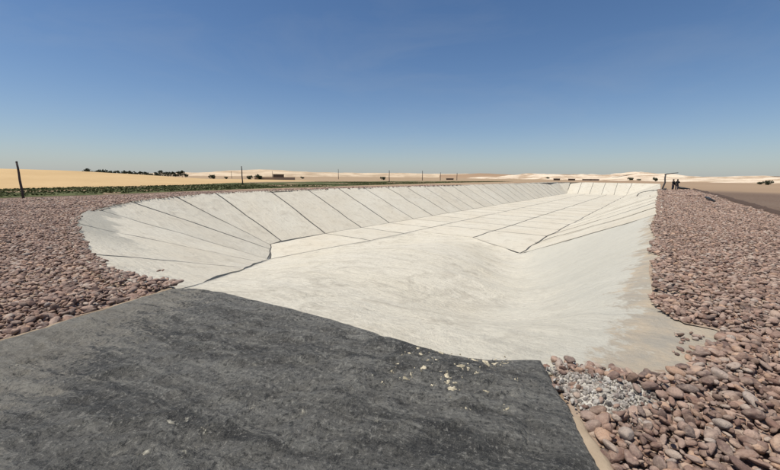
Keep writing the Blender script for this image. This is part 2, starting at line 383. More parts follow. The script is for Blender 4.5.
TONGUE = [(7.6,-.2),(6.6,-.5),(6.25,-.8),(6.2,-1.15),(5.9,-1.3),(5.2,-1.1),(4.5,-.75),(4.0,-.38),(3.85,.0),(3.7,.4),(3.66,.79)]
SLAB_EDGE_PX = [(540,361.5),(500,361),(470,360),(448,356),(425,349),(400,341),(365,330.5),(330,320),(275,306),(225,294.5),(198,290),(172,289.5)]
SLAB_EDGE = [ground(*p) for p in SLAB_EDGE_PX]          # right to left, xy

# ------------------------------------------------------------------ ground: one sheet round the basin out to the horizon
hole = [uv2xy(*p) for p in RIM_NEAR + RIM_LEFT + RIM_FAR + RIM_RIGHT + TONGUE] + SLAB_EDGE[1:-1]
SLAB_BOX = [(1.75,3.6),(1.35,-2.7),(-6.2,-2.7),(-5.2,1.6),(-4.4,3.7),(-3.6,5.8),(-2.6,5.6),(0.1,3.9)]
def gz(x, y):
    x = np.asarray(x, float); y = np.asarray(y, float)
    d = edge_dist(x, y, hole)
    return (fbm(x*.35, y*.35, 3, 3)*.09 + fbm(x*.05, y*.05, 3, 9)*.25*np.clip(d/40, 0, 1)) * np.clip(d/2.0, 0, 1) * np.where(in_poly(x, y, SLAB_BOX), 0, np.clip(edge_dist(x, y, SLAB_BOX)/1.0, 0, 1)) - .03
hx = np.array(resample(hole, lambda p: max(.25, min(4.0, math.hypot(*p)*.06))))
cx, cy = uv2xy(74, 17)
rings = [0, .4, .9, 1.5, 2.3, 3.3, 4.6, 6.5, 9, 13, 19, 28, 42, 65, 100, 160, 260, 420, 700, 1200, 2200, 4000, 9000]
nrm = np.roll(hx, -1, 0) - np.roll(hx, 1, 0); nrm = np.stack([-nrm[:,1], nrm[:,0]], 1); nrm /= np.linalg.norm(nrm, axis=1)[:,None]
if ((hx - [cx,cy]) * nrm).sum() < 0: nrm = -nrm
rad = hx - [cx, cy]; rad /= np.linalg.norm(rad, axis=1)[:,None]
for _ in range(40): nrm = (nrm + np.roll(nrm,1,0) + np.roll(nrm,-1,0)); nrm /= np.linalg.norm(nrm, axis=1)[:,None]
gv = []; N = len(hx)
for k, r_ in enumerate(rings):
    w = min(1, r_/60.0); dd = nrm*(1-w) + rad*w; dd /= np.linalg.norm(dd, axis=1)[:,None]
    P = hx + dd*r_; z = gz(P[:,0], P[:,1])
    if r_ > 900: z = z*0 - .03
    gv += list(np.column_stack([P, z]))
gf = []
for k in range(len(rings)-1):
    for i in range(N):
        j = (i+1) % N; gf.append((k*N+i, k*N+j, (k+1)*N+j, (k+1)*N+i))
me = mesh_np('ground', gv, gf)
bm = bmesh.new(); bm.from_mesh(me); bmesh.ops.recalc_face_normals(bm, faces=bm.faces)
if sum(f.normal.z for f in bm.faces) < 0: bmesh.ops.reverse_faces(bm, faces=bm.faces)
bm.to_mesh(me); bm.free()
tag(obj('ground', me, M['ground']), kind='structure')

# ------------------------------------------------------------------ the basin: concrete lining cast in panels
basin = empty('concrete_basin', (*uv2xy(74, 17), 0))
tag(basin, 'long empty basin lined with pale jointed concrete, sunk into the stony ground', 'basin')
BINV = Matrix.Translation(basin.location).inverted()
def child(name, me, mat):
    me.transform(BINV); return obj(name, me, mat, basin)
def wob(u, v):
    return (u + .16*fbm(u*.45, v*.45, 4, 21), v + .16*fbm(u*.45+31, v*.45, 4, 22))
def pn(u, v): return .05*fbm(u*.25, v*.25, 3, 5) + .012*fbm(u*1.7, v*1.7, 2, 6)
def l2v(u): return float(np.interp(u, [14.2, 24.4], [21.5, V_L2]))
bedV = []; bedF = []
def panel(c, gap=(.07,.07,.07,.07), name='slope_panel', sub=.8, lift=0.0, out=True):
    """c: four (u,v,z) corners in order; gap: trimmed from edge 0-1, 1-2, 2-3, 3-0"""
    c = np.array(c, float)
    ns = max(2, int(round(max(np.linalg.norm(c[1]-c[0]), np.linalg.norm(c[2]-c[3]))/sub))); nt_ = max(2, int(round(max(np.linalg.norm(c[3]-c[0]), np.linalg.norm(c[2]-c[1]))/sub)))
    Ls = .5*(np.linalg.norm(c[1]-c[0])+np.linalg.norm(c[2]-c[3])); Lt = .5*(np.linalg.norm(c[3]-c[0])+np.linalg.norm(c[2]-c[1]))
    s = np.linspace(gap[3]/2/Ls, 1-gap[1]/2/Ls, ns+1); t_ = np.linspace(gap[0]/2/Lt, 1-gap[2]/2/Lt, nt_+1)
    Sg, Tg = np.meshgrid(s, t_)
    def ev(Sg, Tg):
        return ((1-Sg)*(1-Tg))[...,None]*c[0] + (Sg*(1-Tg))[...,None]*c[1] + (Sg*Tg)[...,None]*c[2] + ((1-Sg)*Tg)[...,None]*c[3]
    P = ev(Sg, Tg).reshape(-1,3)
    u, v = wob(P[:,0], P[:,1]); z = P[:,2] + pn(u, v) + lift
    x, y = u*SA - v*CA, u*CA + v*SA
    top = np.column_stack([x, y, z]); n1 = ns+1
    fs = [(j*n1+i, j*n1+i+1, (j+1)*n1+i+1, (j+1)*n1+i) for j in range(nt_) for i in range(ns)]
    per = [i for i in range(n1)] + [j*n1+ns for j in range(1, nt_+1)] + [nt_*n1+i for i in range(ns-1, -1, -1)] + [j*n1 for j in range(nt_-1, 0, -1)]
    k0 = len(top); low = top[per] - [0,0,.14]
    L = len(per); fs += [(per[i], k0+i, k0+(i+1)%L, per[(i+1)%L]) for i in range(L)]
    me = mesh_np(name, np.vstack([top, low]), fs, False)
    bm = bmesh.new(); bm.from_mesh(me); bmesh.ops.recalc_face_normals(bm, faces=bm.faces); bm.faces.ensure_lookup_table()
    if sum(f.normal.z*f.calc_area() for f in bm.faces) < 0: bmesh.ops.reverse_faces(bm, faces=bm.faces)
    bm.to_mesh(me); bm.free()
    child(name, me, M['panel'])
    b0 = len(bedV); g = ev(*np.meshgrid(np.linspace(0,1,ns+1), np.linspace(0,1,nt_+1))).reshape(-1,3)
    bu, bv = wob(g[:,0], g[:,1])
    bedV.extend(np.column_stack([bu*SA-bv*CA, bu*CA+bv*SA, g[:,2]-.014+lift+pn(bu, bv)]))
    bedF.extend([tuple(b0+q for q in (j*n1+i, j*n1+i+1, (j+1)*n1+i+1, (j+1)*n1+i)) for j in range(nt_) for i in range(ns)])

def spaced(u0, u1, first, later):
    out = [u0]
    while out[-1] < u1 - 3: out.append(out[-1] + (first if out[-1] < 45 else later))
    out[-1] = u1
    return out
# left slope: rim_v -> toe
UL = spaced(19.0, U_FAR_TOE, 5.4, 5.0)
rimL = [(17.3,34.8)] + [(u, rim_v(u)) for u in UL[1:]]
rimL[-1] = (145.5, 30.4)
gj = lambda a, b: float(RNG.uniform(a, b))
jl = [.20,.19,.18,.18] + [gj(.12,.19)+.0012*k_*5 for k_ in range(60)]
for i in range(len(UL)-1):
    a, b_ = rimL[i], rimL[i+1]
    panel([(a[0], a[1]+.25, .09), (b_[0], b_[1]+.25, .09), (UL[i+1], V_TOE_L, -D), (UL[i], V_TOE_L, -D)],
          (0, jl[i+1], .06, jl[i]), 'slope_panel', 1.0)
# near left fan
toe_fan = [(19.0,26.8),(17.3,26.0),(16.3,24.4),(14.2,21.6)]
def lip(t_): return (14.2 + (2.5-14.2)*t_, 21.6 + (6.5-21.6)*t_, -D + (D-.10)*t_**1.0)
rim_fan = [(17.3,34.8),(12.7,32.4),(8.3,28.3),(5.4,23.6),(3.35,17.8),(2.1,10.8)]
fan_t = [(19.0,26.8,-D),(17.3,26.0,-D),(16.3,24.4,-D),(14.2,21.6,-D),lip(.33),lip(.62),lip(1.0)]
rim_f = rim_fan + [(2.15,7.2)]
gfan = [.20,.16,.23,.13,.12,.16,0.0]
def outw(p, k=.25):
    c0 = np.array([14.,16.]); d_ = np.array(p)-c0; d_ /= np.linalg.norm(d_); return tuple(np.array(p)+d_*k)
for i in range(6):
    a, b_ = outw(rim_f[i]), outw(rim_f[i+1])
    panel([(a[0],a[1],.08),(b_[0],b_[1],.08),fan_t[i+1],fan_t[i]], (0, gfan[i+1], .14 if i<3 else 0.0, gfan[i]), 'slope_panel', .7)
# far end slope
fv = [27.4, 23.5, 19.6, 15.7, 11.9, 7.6]; tv = [V_TOE_L, 23.1, 19.4, 15.7, 12.0, V_TOE_R]
panel([(145.5,30.65,.02),(150.6,27.2,.02),(U_FAR_TOE,V_TOE_L,-D),(U_FAR_TOE-.4,V_TOE_L,-D)], (0,.12,.06,.1), 'slope_panel', 1.2)
for i in range(5):
    panel([(151.7,fv[i],.02),(151.7,fv[i+1],.02),(U_FAR_TOE,tv[i+1],-D),(U_FAR_TOE,tv[i],-D)], (0,.13,.08,.13), 'slope_panel', 1.2)
# right slope
UR = spaced(27.4, U_FAR_TOE, 5.4, 5.0)
def rr(i): return UR[i] - 4.2*max(0, 1-(UR[i]-27.4)/40)
panel([(U_FAR_TOE,V_TOE_R,-D),(U_FAR_TOE-.4,V_TOE_R,-D),(146,-.35,.02),(151.7,7.6,.02)], (.06,.1,0,.1), 'slope_panel', 1.2)
for i in range(len(UR)-1):
    gapa, gapb = (.19+.10*((i*7)%3)/2), (.19+.10*(((i+1)*7)%3)/2)
    r0 = (rr(i), -.30, .09); r1 = (rr(i+1) if i < len(UR)-2 else 146., -.30, .09)
    v0 = V_TOE_R - .4*max(0, 1-(UR[i]-27.4)/12); v1 = V_TOE_R - .4*max(0, 1-(UR[i+1]-27.4)/12)
    panel([(UR[i],v0,-D),(UR[i+1],v1,-D),r1,r0], (.14, gapb, 0, gapa), 'slope_panel', 1.0)
# floor strips
U1 = [17.3] + UL[1:]
U1s = [14.2] + UL[1:]
for i in range(len(UL)-1):
    panel([(U1s[i],V_L2,-D),(U1s[i+1],V_L2,-D),(U1[i+1],V_TOE_L,-D),(U1[i] if i else 17.4,V_TOE_L if i else 26.0,-D)] if i else
          [(14.2,21.5,-D),(U1s[1],V_L2,-D),(U1[1],V_TOE_L,-D),(17.4,26.2,-D)], (.15,.09,.10,.26 if i == 0 else .09), 'floor_panel', 1.4)
U2 = spaced(31.9, U_FAR_TOE, 5.6, 5.2)
for i in range(len(U2)-1):
    panel([(U2[i],V_L3,-D),(U2[i+1],V_L3,-D),(U2[i+1],V_L2,-D),(U2[i],V_L2,-D)], (.17,.10,.15,.10), 'floor_panel', 1.4)
    a0 = U2[i] if i else 27.4
    panel([(a0,V_TOE_R - (.4 if i == 0 else 0),-D),(U2[i+1],V_TOE_R,-D),(U2[i+1],V_L3,-D),(U2[i],V_L3,-D)], (.20,.10,.17,.17 if i == 0 else .10), 'floor_panel', 1.4)

# cast ramp between the slab and the floor: one seamless shell
pix = []
def cp(u, v, z): pix.append((u, v, z))
se = [xy2uv(*p) for p in SLAB_EDGE]
for p in se: cp(p[0], p[1], -.02)
for p in TONGUE: cp(p[0], p[1], -.02)
for p in [(.5,0),(2,3),(1.5,6.5)]: cp(p[0], p[1], .05)
for u in np.arange(8.0, 23.0, 1.2): cp(u, -.35, .0 if u < 10 else .07); cp(u, .1, -.06)
cp(6.6,-.75,0); cp(7.0,.3,-.10); cp(5.0,.2,-.03)
for k in range(9): # along the first right-hand joint
    t_ = k/8; cp(27.4+(23.2-27.4)*t_, 8+(-.35-8)*t_, -D*(1-t_)+.08*t_)
for u in np.arange(14.2, 32.5, 2.2): cp(u, l2v(u), -D)
for k in range(5): cp(31.9, V_L2+(14-V_L2)*k/4, -D)
for k in range(1,4): cp(31.9+(27.4-31.9)*k/4, 14+(8-14)*k/4, -D)
cp(26,17.5,-D+.04); cp(21,18.2,-D+.18)
for k in range(13): t_ = k/12; q = lip(t_); cp(q[0], q[1], q[2]-.06*math.sin(math.pi*t_))
for t_ in (.2,.35,.5,.65,.8):         # ridge
    cp(3.6+(31.9-3.6)*t_, 1.6+(14-1.6)*t_, -.05-(D-.05)*(1-(1-t_)**1.35)+.05)
for t_ in (.1,.2,.35,.5,.7,.85):      # valley beside it
    cp(4.2+(27.4-4.2)*t_, 1.0+(8-1.0)*t_, -.12-(D-.12)*(1-(1-t_)**1.35)-.25*math.sin(math.pi*t_))
C_ = np.array(pix); A_ = C_[:, :2]/10
def tps(r): return np.where(r > 1e-9, r*r*np.log(r+1e-12), 0)
Kk = tps(np.linalg.norm(A_[:,None]-A_[None], axis=2)) + np.eye(len(A_))*1e-5; Pm = np.column_stack([np.ones(len(A_)), A_])
sol = np.linalg.solve(np.block([[Kk, Pm],[Pm.T, np.zeros((3,3))]]), np.concatenate([C_[:,2], np.zeros(3)]))
def ramp_z(u, v):
    q = np.column_stack([u, v])/10
    return tps(np.linalg.norm(q[:,None]-A_[None], axis=2)) @ sol[:len(A_)] + sol[len(A_)] + q@sol[len(A_)+1:]
ramp_poly = [uv2xy(*p) for p in [(8.5,-.35)] + TONGUE[:-1]]
inner = [(p[0]-.10*0, p[1]-.22) for p in SLAB_EDGE]                     # tucked under the slab
ramp_poly += inner
ramp_poly += [uv2xy(*lip(t_)[:2]) for t_ in (.97,.8,.6,.4,.2,.0)]
ramp_poly += [uv2xy(*wob(np.array([u]), np.array([l2v(u)]))) for u in np.linspace(14.6, 31.85, 40)]
ramp_poly += [uv2xy(*wob(np.array([u]), np.array([v]))) for u, v in [(31.85, V_L2+(14-V_L2)*k/12) for k in range(1,13)] + [(31.85+(27.32-31.85)*k/14, 14+(8-14)*k/14) for k in range(1,15)]]
ramp_poly += [uv2xy(*wob(np.array([27.33+(23.15-27.33)*t_]), np.array([8+(-.3-8)*t_]))) for t_ in np.linspace(.05,1,20)] + [uv2xy(18,-.35), uv2xy(12,-.35)]
ramp_poly = [(float(np.ravel(p[0])[0]), float(np.ravel(p[1])[0])) for p in ramp_poly]
P2, F2, nb = sheet(ramp_poly, lambda d_: max(.055, d_*.017))
u, v = xy2uv(P2[:,0], P2[:,1])
fw = np.clip((np.hypot(P2[:,0], P2[:,1])-7)/6, 0, 1); 
au, av = u.copy(), v.copy()
for _ in range(4):
    wu, wv = wob(au, av); au += u-wu; av += v-wv                    # undo the wobble of the panel edges
z = ramp_z(u+(au-u)*fw, v+(av-v)*fw) + pn(u, v)*fw
dd = edge_dist(P2[:,0], P2[:,1], ramp_poly); far = np.clip(dd/1.2, 0, 1)
# trowelled swathes and lumps
z += far*(.06*fbm(u*.45, v*.45, 3, 41) + .035*fbm(u*1.3+.6*v, v*1.1, 4, 42) + .020*fbm(u*4.5, v*2.2, 3, 43) + .012*fbm(P2[:,0]*9, P2[:,1]*9, 3, 44))
rv = np.column_stack([P2, z]); rf = [tuple(f) for f in F2] + [((i+1) % nb, i, len(P2)+i, len(P2)+(i+1) % nb) for i in range(nb)]; rv = np.vstack([rv, rv[:nb]-[0,0,.16]])
me = mesh_np('ramp', rv, rf)
child('ramp', me, M['ramp'])
# stray rims of shell tucked under: dark joint filling beneath all panels
me = mesh_np('joint_filler', bedV, bedF, False); bf = child('joint_filler', me, M['joint'])
# bed below ramp margins so that open joints beside it read dark
bv = []; bfc = []
def seal(a, b_, n_=40, hw=.10, dz=-.03):
    """sealant strip 0.2 m wide along a straight joint, a, b_ = (u, v, z)"""
    a, b_ = np.array(a), np.array(b_); L = np.linalg.norm((b_-a)[:2]); nr = np.array([-(b_-a)[1], (b_-a)[0]])/L; k = len(bv)
    for i in range(n_+1):
        q = a+(b_-a)*i/n_
        for sd_ in (-hw, hw):
            uu_, vv_ = q[0]+nr[0]*sd_, q[1]+nr[1]*sd_; wu, wv = wob(np.array([uu_]), np.array([vv_])); bv.append((*uv2xy(float(wu[0]), float(wv[0])), q[2]+dz+float(pn(wu, wv)[0])))
    for i in range(n_): bfc.append((k+2*i, k+2*i+1, k+2*i+3, k+2*i+2))
seal((14.4,21.48,-D),(24.4,V_L2,-D)); seal((24.4,V_L2,-D),(31.9,V_L2,-D)); seal((31.9,V_L2,-D),(31.9,14,-D)); seal((31.9,14,-D),(27.4,8,-D)); seal((27.4,8,-D),(23.2,-.3,.05))
for i in range(1, len(UL)-1): seal((UL[i],V_L2,-D),(UL[i],V_TOE_L,-D), 16, .035+.015*(i%3), .008)
for i in range(1, len(U2)-1): seal((U2[i],V_TOE_R,-D),(U2[i],V_L2,-D), 30, .035+.015*((i*2)%3), .008)
for i in range(1, len(UR)-1): seal((UR[i],V_TOE_R,-D),(rr(i),-.30,.09), 24, .055+.02*((i*5)%3), .012)     # sealant standing proud of the right slope joints
child('joint_filler', mesh_np('joint_filler', bv, bfc, False), M['joint'])

# ------------------------------------------------------------------ dark slab
SL = SLAB_EDGE[::-1]                                     # left corner ... right corner
slab_poly = SL + [ground(556,390), ground(578,428), ground(604,478), (1.35,1.2), (1.3,-2.5), (-6.0,-2.5), (-5.2,1.6), ground(0,343), ground(60,324.5), ground(120,306)]
slab_poly = [(float(p[0]), float(p[1])) for p in slab_poly]
# uneven hand-cast edge
sp_ = resample(slab_poly, .05); sp_ = np.array(sp_)
sp_[:,0] += .03*fbm(sp_[:,0]*3.5, sp_[:,1]*3.5, 5, 61); sp_[:,1] += .03*fbm(sp_[:,0]*3.5+9, sp_[:,1]*3.5, 5, 62)
slab_poly = [tuple(p) for p in sp_]
P2, F2, nb = sheet(slab_poly, lambda d_: .028 if d_ < 3.3 else .04 if d_ < 5.2 else .06)
x, y = P2[:,0], P2[:,1]
xr_, yr_ = x*.94+y*.34, -x*.34+y*.94
wr = 1-np.abs(fbm(xr_*1.1, yr_*4.2, 3, 76))*2
hgt = .030*fbm(x*.9, y*.9, 3, 71) + .030*np.clip(wr, 0, 1)**2 + .024*fbm(xr_*2.5, yr_*9, 3, 77) + .036*fbm(x*2.8+.8*y, y*3.8, 4, 72) + .016*fbm(x*9, y*12, 3, 73)
rid = 1-np.abs(fbm(x*2.1, y*2.6, 3, 74)); hgt += .010*np.clip(rid-.75, 0, 1)/.25 - .008*np.clip((1-np.abs(fbm(x*3.3+5, y*4.1, 3, 75)))-.86, 0, 1)/.14
ed = edge_dist(x, y, slab_poly); rnd_edge = np.clip(ed/.06, 0, 1)
z = .035 + hgt*np.clip(ed/.15, .25, 1) - .022*(1-rnd_edge)**2
V3 = np.column_stack([x, y, z])
low = V3[:nb] - [0,0,.12]
fs = [tuple(f) for f in F2] + [(i, (i+1) % nb, len(V3)+(i+1) % nb, len(V3)+i) for i in range(nb)]
me = mesh_np('dark_slab', np.vstack([V3, low]), fs)
bm = bmesh.new(); bm.from_mesh(me); bmesh.ops.recalc_face_normals(bm, faces=bm.faces)
if sum(f.normal.z*f.calc_area() for f in bm.faces) < 0: bmesh.ops.reverse_faces(bm, faces=bm.faces)
bm.to_mesh(me); bm.free()
slab = tag(obj('cement_slab', me, M['slab']), 'rough dark grey cement slab at the head of the ramp', 'slab')
def slab_z(x_, y_): 
    d2 = (V3[:,0]-x_)**2 + (V3[:,1]-y_)**2; return float(V3[np.argmin(d2), 2])

# pale cement splashes stuck on the slab: real thin pats
def splash(px, py, w, seed):
    cx_, cy_ = ground(px, py, .035); rr_ = random.Random(seed); vs = []; fsx = []
    spots = [(cx_, cy_, w)] + [(cx_+rr_.gauss(0,1.5*w), cy_+rr_.gauss(0,1.5*w), w*rr_.uniform(.08,.35)) for _ in range(7)]
    for X0, Y0, w_ in spots:
        n = 26; el = rr_.uniform(.4,.9); an = rr_.uniform(0, 3.1); b0 = len(vs); ox = rr_.uniform(0,50)
        ang = np.arange(n)*2*math.pi/n; rad_ = w_*(.8+1.0*fbm(np.cos(ang)*1.3+ox, np.sin(ang)*1.3, 4, 7))
        for q, dz in ((1.0, -.008), (.86, .002), (.45, .005)):
            for i in range(n):
                r_ = max(.1*w_, rad_[i])*q; X, Y = r_*math.cos(ang[i]), r_*el*math.sin(ang[i])
                x_ = X0+X*math.cos(an)-Y*math.sin(an); y_ = Y0+X*math.sin(an)+Y*math.cos(an); vs.append((x_, y_, slab_z(x_, y_)+dz))
        vs.append((X0, Y0, slab_z(X0, Y0)+.006))
        for k in range(2):
            for i in range(n): fsx.append((b0+k*n+i, b0+k*n+(i+1)%n, b0+(k+1)*n+(i+1)%n, b0+(k+1)*n+i))
        fsx += [(b0+2*n+i, b0+2*n+(i+1)%n, b0+3*n) for i in range(n)]
    return obj('cement_splash', mesh_np('cement_splash', vs, fsx), M['splash'], slab)
m, nt, b = newmat('dried_cement', .9, .15); t = NT(nt); p = t.pos()
c = t.mix(t.ramp(t.noise(p, 12, 6, .65), [(.35,0.),(.6,1.)]), (.26,.23,.16), (.58,.51,.37)); t.link(c, b.inputs['Base Color']); t.bump(t.noise(p, 50, 5, .7), .6, .01, b); M['splash'] = m
m, nt, b = newmat('cement_scuff', .9, .15); t = NT(nt); p = t.pos()
c = t.mix(t.ramp(t.noise(p, 30, 7, .7), [(.4,0.),(.6,1.)]), (.12,.115,.10), (.34,.32,.26)); t.link(c, b.inputs['Base Color']); M['scuff'] = m
k = 0
for px, py, w in [(452,390,.050),(448,384,.035),(423,371,.040),(432,386,.020),(447,378,.045),(462,370,.050),(485,364,.06),(495,364,.045),(474,363,.05),(505,364,.03),(405,381,.03),(411,378,.02),(398,366,.022),(441,353,.04),(421,356,.035),(428,362,.025),(410,352,.03),(418,348,.02),(436,363,.02),(486,393,.026),(477,377,.025),(515,381,.016),(466,412,.014),(507,411,.022),(382,385,.014),(392,372,.016),(402,358,.014)]:
    splash(px, py, w, 100+k); k += 1
for px, py, w in [(172,424,.05),(146,451,.035),(185,449,.03),(253,410,.02),(303,412,.025),(204,430,.02),(373,379,.015),(378,427,.016),(19,367,.03),(8,395,.02)]:
    o = splash(px, py, w, 100+k); o.data.materials.clear(); o.data.materials.append(M['scuff']); k += 1

# sand drifted over both side edges of the slab
def drift(pxs, seed, inward, outward):
    line = np.array(resample([ground(*q_) for q_ in pxs], .05, False)); tn = np.gradient(line, axis=0); tn /= np.linalg.norm(tn, axis=1)[:,None]; nr = np.column_stack([tn[:,1], -tn[:,0]])
    if (nr*(line-[-1.0,2.0])).sum() < 0: nr = -nr                      # outwards
    vs = []; fs = []; n_ = len(line); wi = inward*(.7+2.6*fbm(line[:,0]*2.2, line[:,1]*2.2, 4, seed)); wo = outward*(1+.8*fbm(line[:,0]*2.5, line[:,1]*2.5, 3, seed+5))
    for q_, hz in ((0,-.012),(.25,.010),(.5,.014),(.75,.004),(1.0,-.03)):
        off = -wi+(wi+wo)*q_; P_ = line + nr*off[:,None]
        on = np.where(off < .03, np.array([slab_z(*w_) if q_ < .6 else .0 for w_ in P_]), np.maximum(gz(P_[:,0], P_[:,1])+.02, .05*(1-q_)))
        vs += list(np.column_stack([P_, on+hz]))
    for j in range(4):
        for i in range(n_-1): fs.append((j*n_+i, j*n_+i+1, (j+1)*n_+i+1, (j+1)*n_+i))
    return obj('sand_drift', mesh_np('sand_drift', vs, fs), M['sandm'])
tag(drift([(574,420),(588,448),(604,480)], 401, .02, .09), 'tan sand drifted along the right edge of the dark slab', 'sand drift')
tag(drift([(172,291),(120,306),(60,324.5),(0,343),(-30,352)], 411, .03, .06), 'tan sand drifted along the left edge of the dark slab', 'sand drift')

# ------------------------------------------------------------------ cobbles
STONE_COL = bpy.data.collections.new('stone_shapes')
def stone_mesh(i, sub=2):
    rs = np.random.default_rng(500+i); bm = bmesh.new(); bmesh.ops.create_icosphere(bm, subdivisions=sub, radius=.5)
    P = np.array([v.co[:] for v in bm.verts])
    n = P/np.linalg.norm(P, axis=1)[:,None]
    r = .5*(1 + .16*fbm(n[:,0]*1.3+i*7, n[:,1]*1.3, 2, 200+i, n[:,2]*1.3+3))
    for _ in range(9):                                    # worn facets
        d_ = rs.normal(size=3); d_ /= np.linalg.norm(d_); h = rs.uniform(.34,.48); dt = n@d_
        r = np.where(dt > .2, np.minimum(r, h/np.maximum(dt, .2) + .012), r)
    if sub > 2: r = r*(1 + .035*fbm(n[:,0]*5+i, n[:,1]*5, 3, 260+i, n[:,2]*5))
    P = n*r[:,None]*[1.0, rs.uniform(.6,.9), rs.uniform(.36,.6)]
    for v, q in zip(bm.verts, P): v.co = q
    me = bpy.data.meshes.new('stone'); bm.to_mesh(me); bm.free()
    me.polygons.foreach_set('use_smooth', [True]*len(me.polygons)); me.materials.append(M['cobble'])
    return me
STONES = [stone_mesh(i) for i in range(14)]; FINE_STONES = [stone_mesh(i, 3) for i in range(14)]
for i, me in enumerate(STONES):
    o = bpy.data.objects.new('stone_shape_%02d' % i, me); STONE_COL.objects.link(o)
CHIP_COL = bpy.data.collections.new('chip_shapes')
for i in range(6):
    me = stone_mesh(40+i, 1); me.materials.clear(); me.materials.append(M['rubble'])
    me.polygons.foreach_set('use_smooth', [False]*len(me.polygons)); o = bpy.data.objects.new('chip_shape_%02d' % i, me); CHIP_COL.objects.link(o)

def gn_scatter(name, pts, rot, scl, idx, coll, parent=None):
    me = bpy.data.meshes.new(name); me.from_pydata([tuple(p) for p in pts], [], [])
    for nm, ty, arr in (('rot','FLOAT_VECTOR',rot), ('scl','FLOAT_VECTOR',scl)):
        at = me.attributes.new(nm, ty, 'POINT'); at.data.foreach_set('vector', np.asarray(arr, np.float32).ravel())
    at = me.attributes.new('idx', 'INT', 'POINT'); at.data.foreach_set('value', np.asarray(idx, np.int32))
    o = obj(name, me, None, parent)
    g = bpy.data.node_groups.new(name, 'GeometryNodeTree')
    g.interface.new_socket('Geometry', in_out='INPUT', socket_type='NodeSocketGeometry'); g.interface.new_socket('Geometry', in_out='OUTPUT', socket_type='NodeSocketGeometry')
    gi = g.nodes.new('NodeGroupInput'); go = g.nodes.new('NodeGroupOutput'); ip = g.nodes.new('GeometryNodeInstanceOnPoints')
    ci = g.nodes.new('GeometryNodeCollectionInfo'); ci.inputs[0].default_value = coll; ci.inputs['Separate Children'].default_value = True; ci.inputs['Reset Children'].default_value = True
    def na(nm, ty):
        n = g.nodes.new('GeometryNodeInputNamedAttribute'); n.data_type = ty; n.inputs[0].default_value = nm; return n.outputs[0]
    g.links.new(gi.outputs[0], ip.inputs['Points']); g.links.new(ci.outputs[0], ip.inputs['Instance']); ip.inputs['Pick Instance'].default_value = True
    g.links.new(na('idx','INT'), ip.inputs['Instance Index'])
    er = g.nodes.new('FunctionNodeEulerToRotation'); g.links.new(na('rot','FLOAT_VECTOR'), er.inputs[0]); g.links.new(er.outputs[0], ip.inputs['Rotation'])
    g.links.new(na('scl','FLOAT_VECTOR'), ip.inputs['Scale']); g.links.new(ip.outputs[0], go.inputs[0])
    md = o.modifiers.new('scatter', 'NODES'); md.node_group = g
    o['kind'] = 'stuff'
    return o

def project(x, y, z):
    """pixel position in the 780 x 470 frame, to sort stones by how large they show"""
    mi = np.array(cam.matrix_world.inverted()); P = np.column_stack([x, y, z, np.ones(len(x))])@mi.T
    d_ = -P[:,2]; return 390+FPX*P[:,0]/np.maximum(d_,1e-3), 235-FPX*P[:,1]/np.maximum(d_,1e-3), d_

slab_edge_wide = slab_poly
def scatter_stones(region, dmax, slab_clear=.14):
    """points for stones inside region polygon (xy)"""
    reg = np.array(region); x0, y0 = reg.min(0); x1, y1 = reg.max(0); out = []
    for (a, c, s, lo, hi, layers) in [(0,7,.058,.033,.20,3),(7,14,.085,.048,.175,2),(14,26,.11,.065,.17,2),(26,48,.17,.10,.22,1),(48,90,.36,.2,.4,1)]:
        if a > dmax: break
        for ly in range(layers):
            sp = s*(1.0 if ly == 0 else 1.25)
            X0, X1, Y0, Y1 = max(x0,-c), min(x1,c), max(y0,-c), min(y1,c)
            if X1 <= X0 or Y1 <= Y0: continue
            gx, gy = np.meshgrid(np.arange(X0,X1,sp), np.arange(Y0,Y1,sp*.87))
            gx = gx + RNG.uniform(-.5,.5,gx.shape)*sp*.9 + (np.arange(gx.shape[0])%2)[:,None]*sp*.5; gy = gy + RNG.uniform(-.5,.5,gy.shape)*sp*.9
            r_ = np.hypot(gx,gy); m_ = (r_>=a)&(r_<min(c,dmax)); gx, gy = gx[m_], gy[m_]
            jx = gx + .22*fbm(gx*1.1, gy*1.1, 3, 81); jy = gy + .22*fbm(gx*1.1+7, gy*1.1, 3, 82)
            m_ = in_poly(jx, jy, region); gx, gy = gx[m_], gy[m_]
            if len(gx) == 0: continue
            e = edge_dist(gx, gy, region)
            keep = (RNG.random(len(gx)) < np.clip(.35 + e*2.5, 0, 1)) if ly else np.ones(len(gx), bool)
            gx, gy = gx[keep], gy[keep]; e = e[keep]
            size = lo + (hi-lo)*RNG.beta(1.0,3.1,len(gx)) * (1.0 if ly == 0 else .9)
            px, py, dp = project(gx, gy, gx*0)
            vis = (dp > .3) & (px > -60) & (px < 840) & (py < 560)
            gx, gy, size, e = gx[vis], gy[vis], size[vis], e[vis]
            su_, sv_ = xy2uv(gx, gy); onlip = (in_poly(gx, gy, hole) | (edge_dist(gx, gy, hole) < .3)) & (np.hypot(gx, gy) > 5.6) & ~((sv_ < 2) & (su_ < 7.2))
            z = np.where(onlip, .05, gz(gx, gy)) + size*.16 + ly*np.where(np.hypot(gx,gy) < 7, .042, .018)*np.clip(e*3, 0, 1) + RNG.uniform(-.01,.02,len(gx))
            out.append(np.column_stack([gx, gy, z, size, np.full(len(gx), ly)]))
    return np.vstack(out)
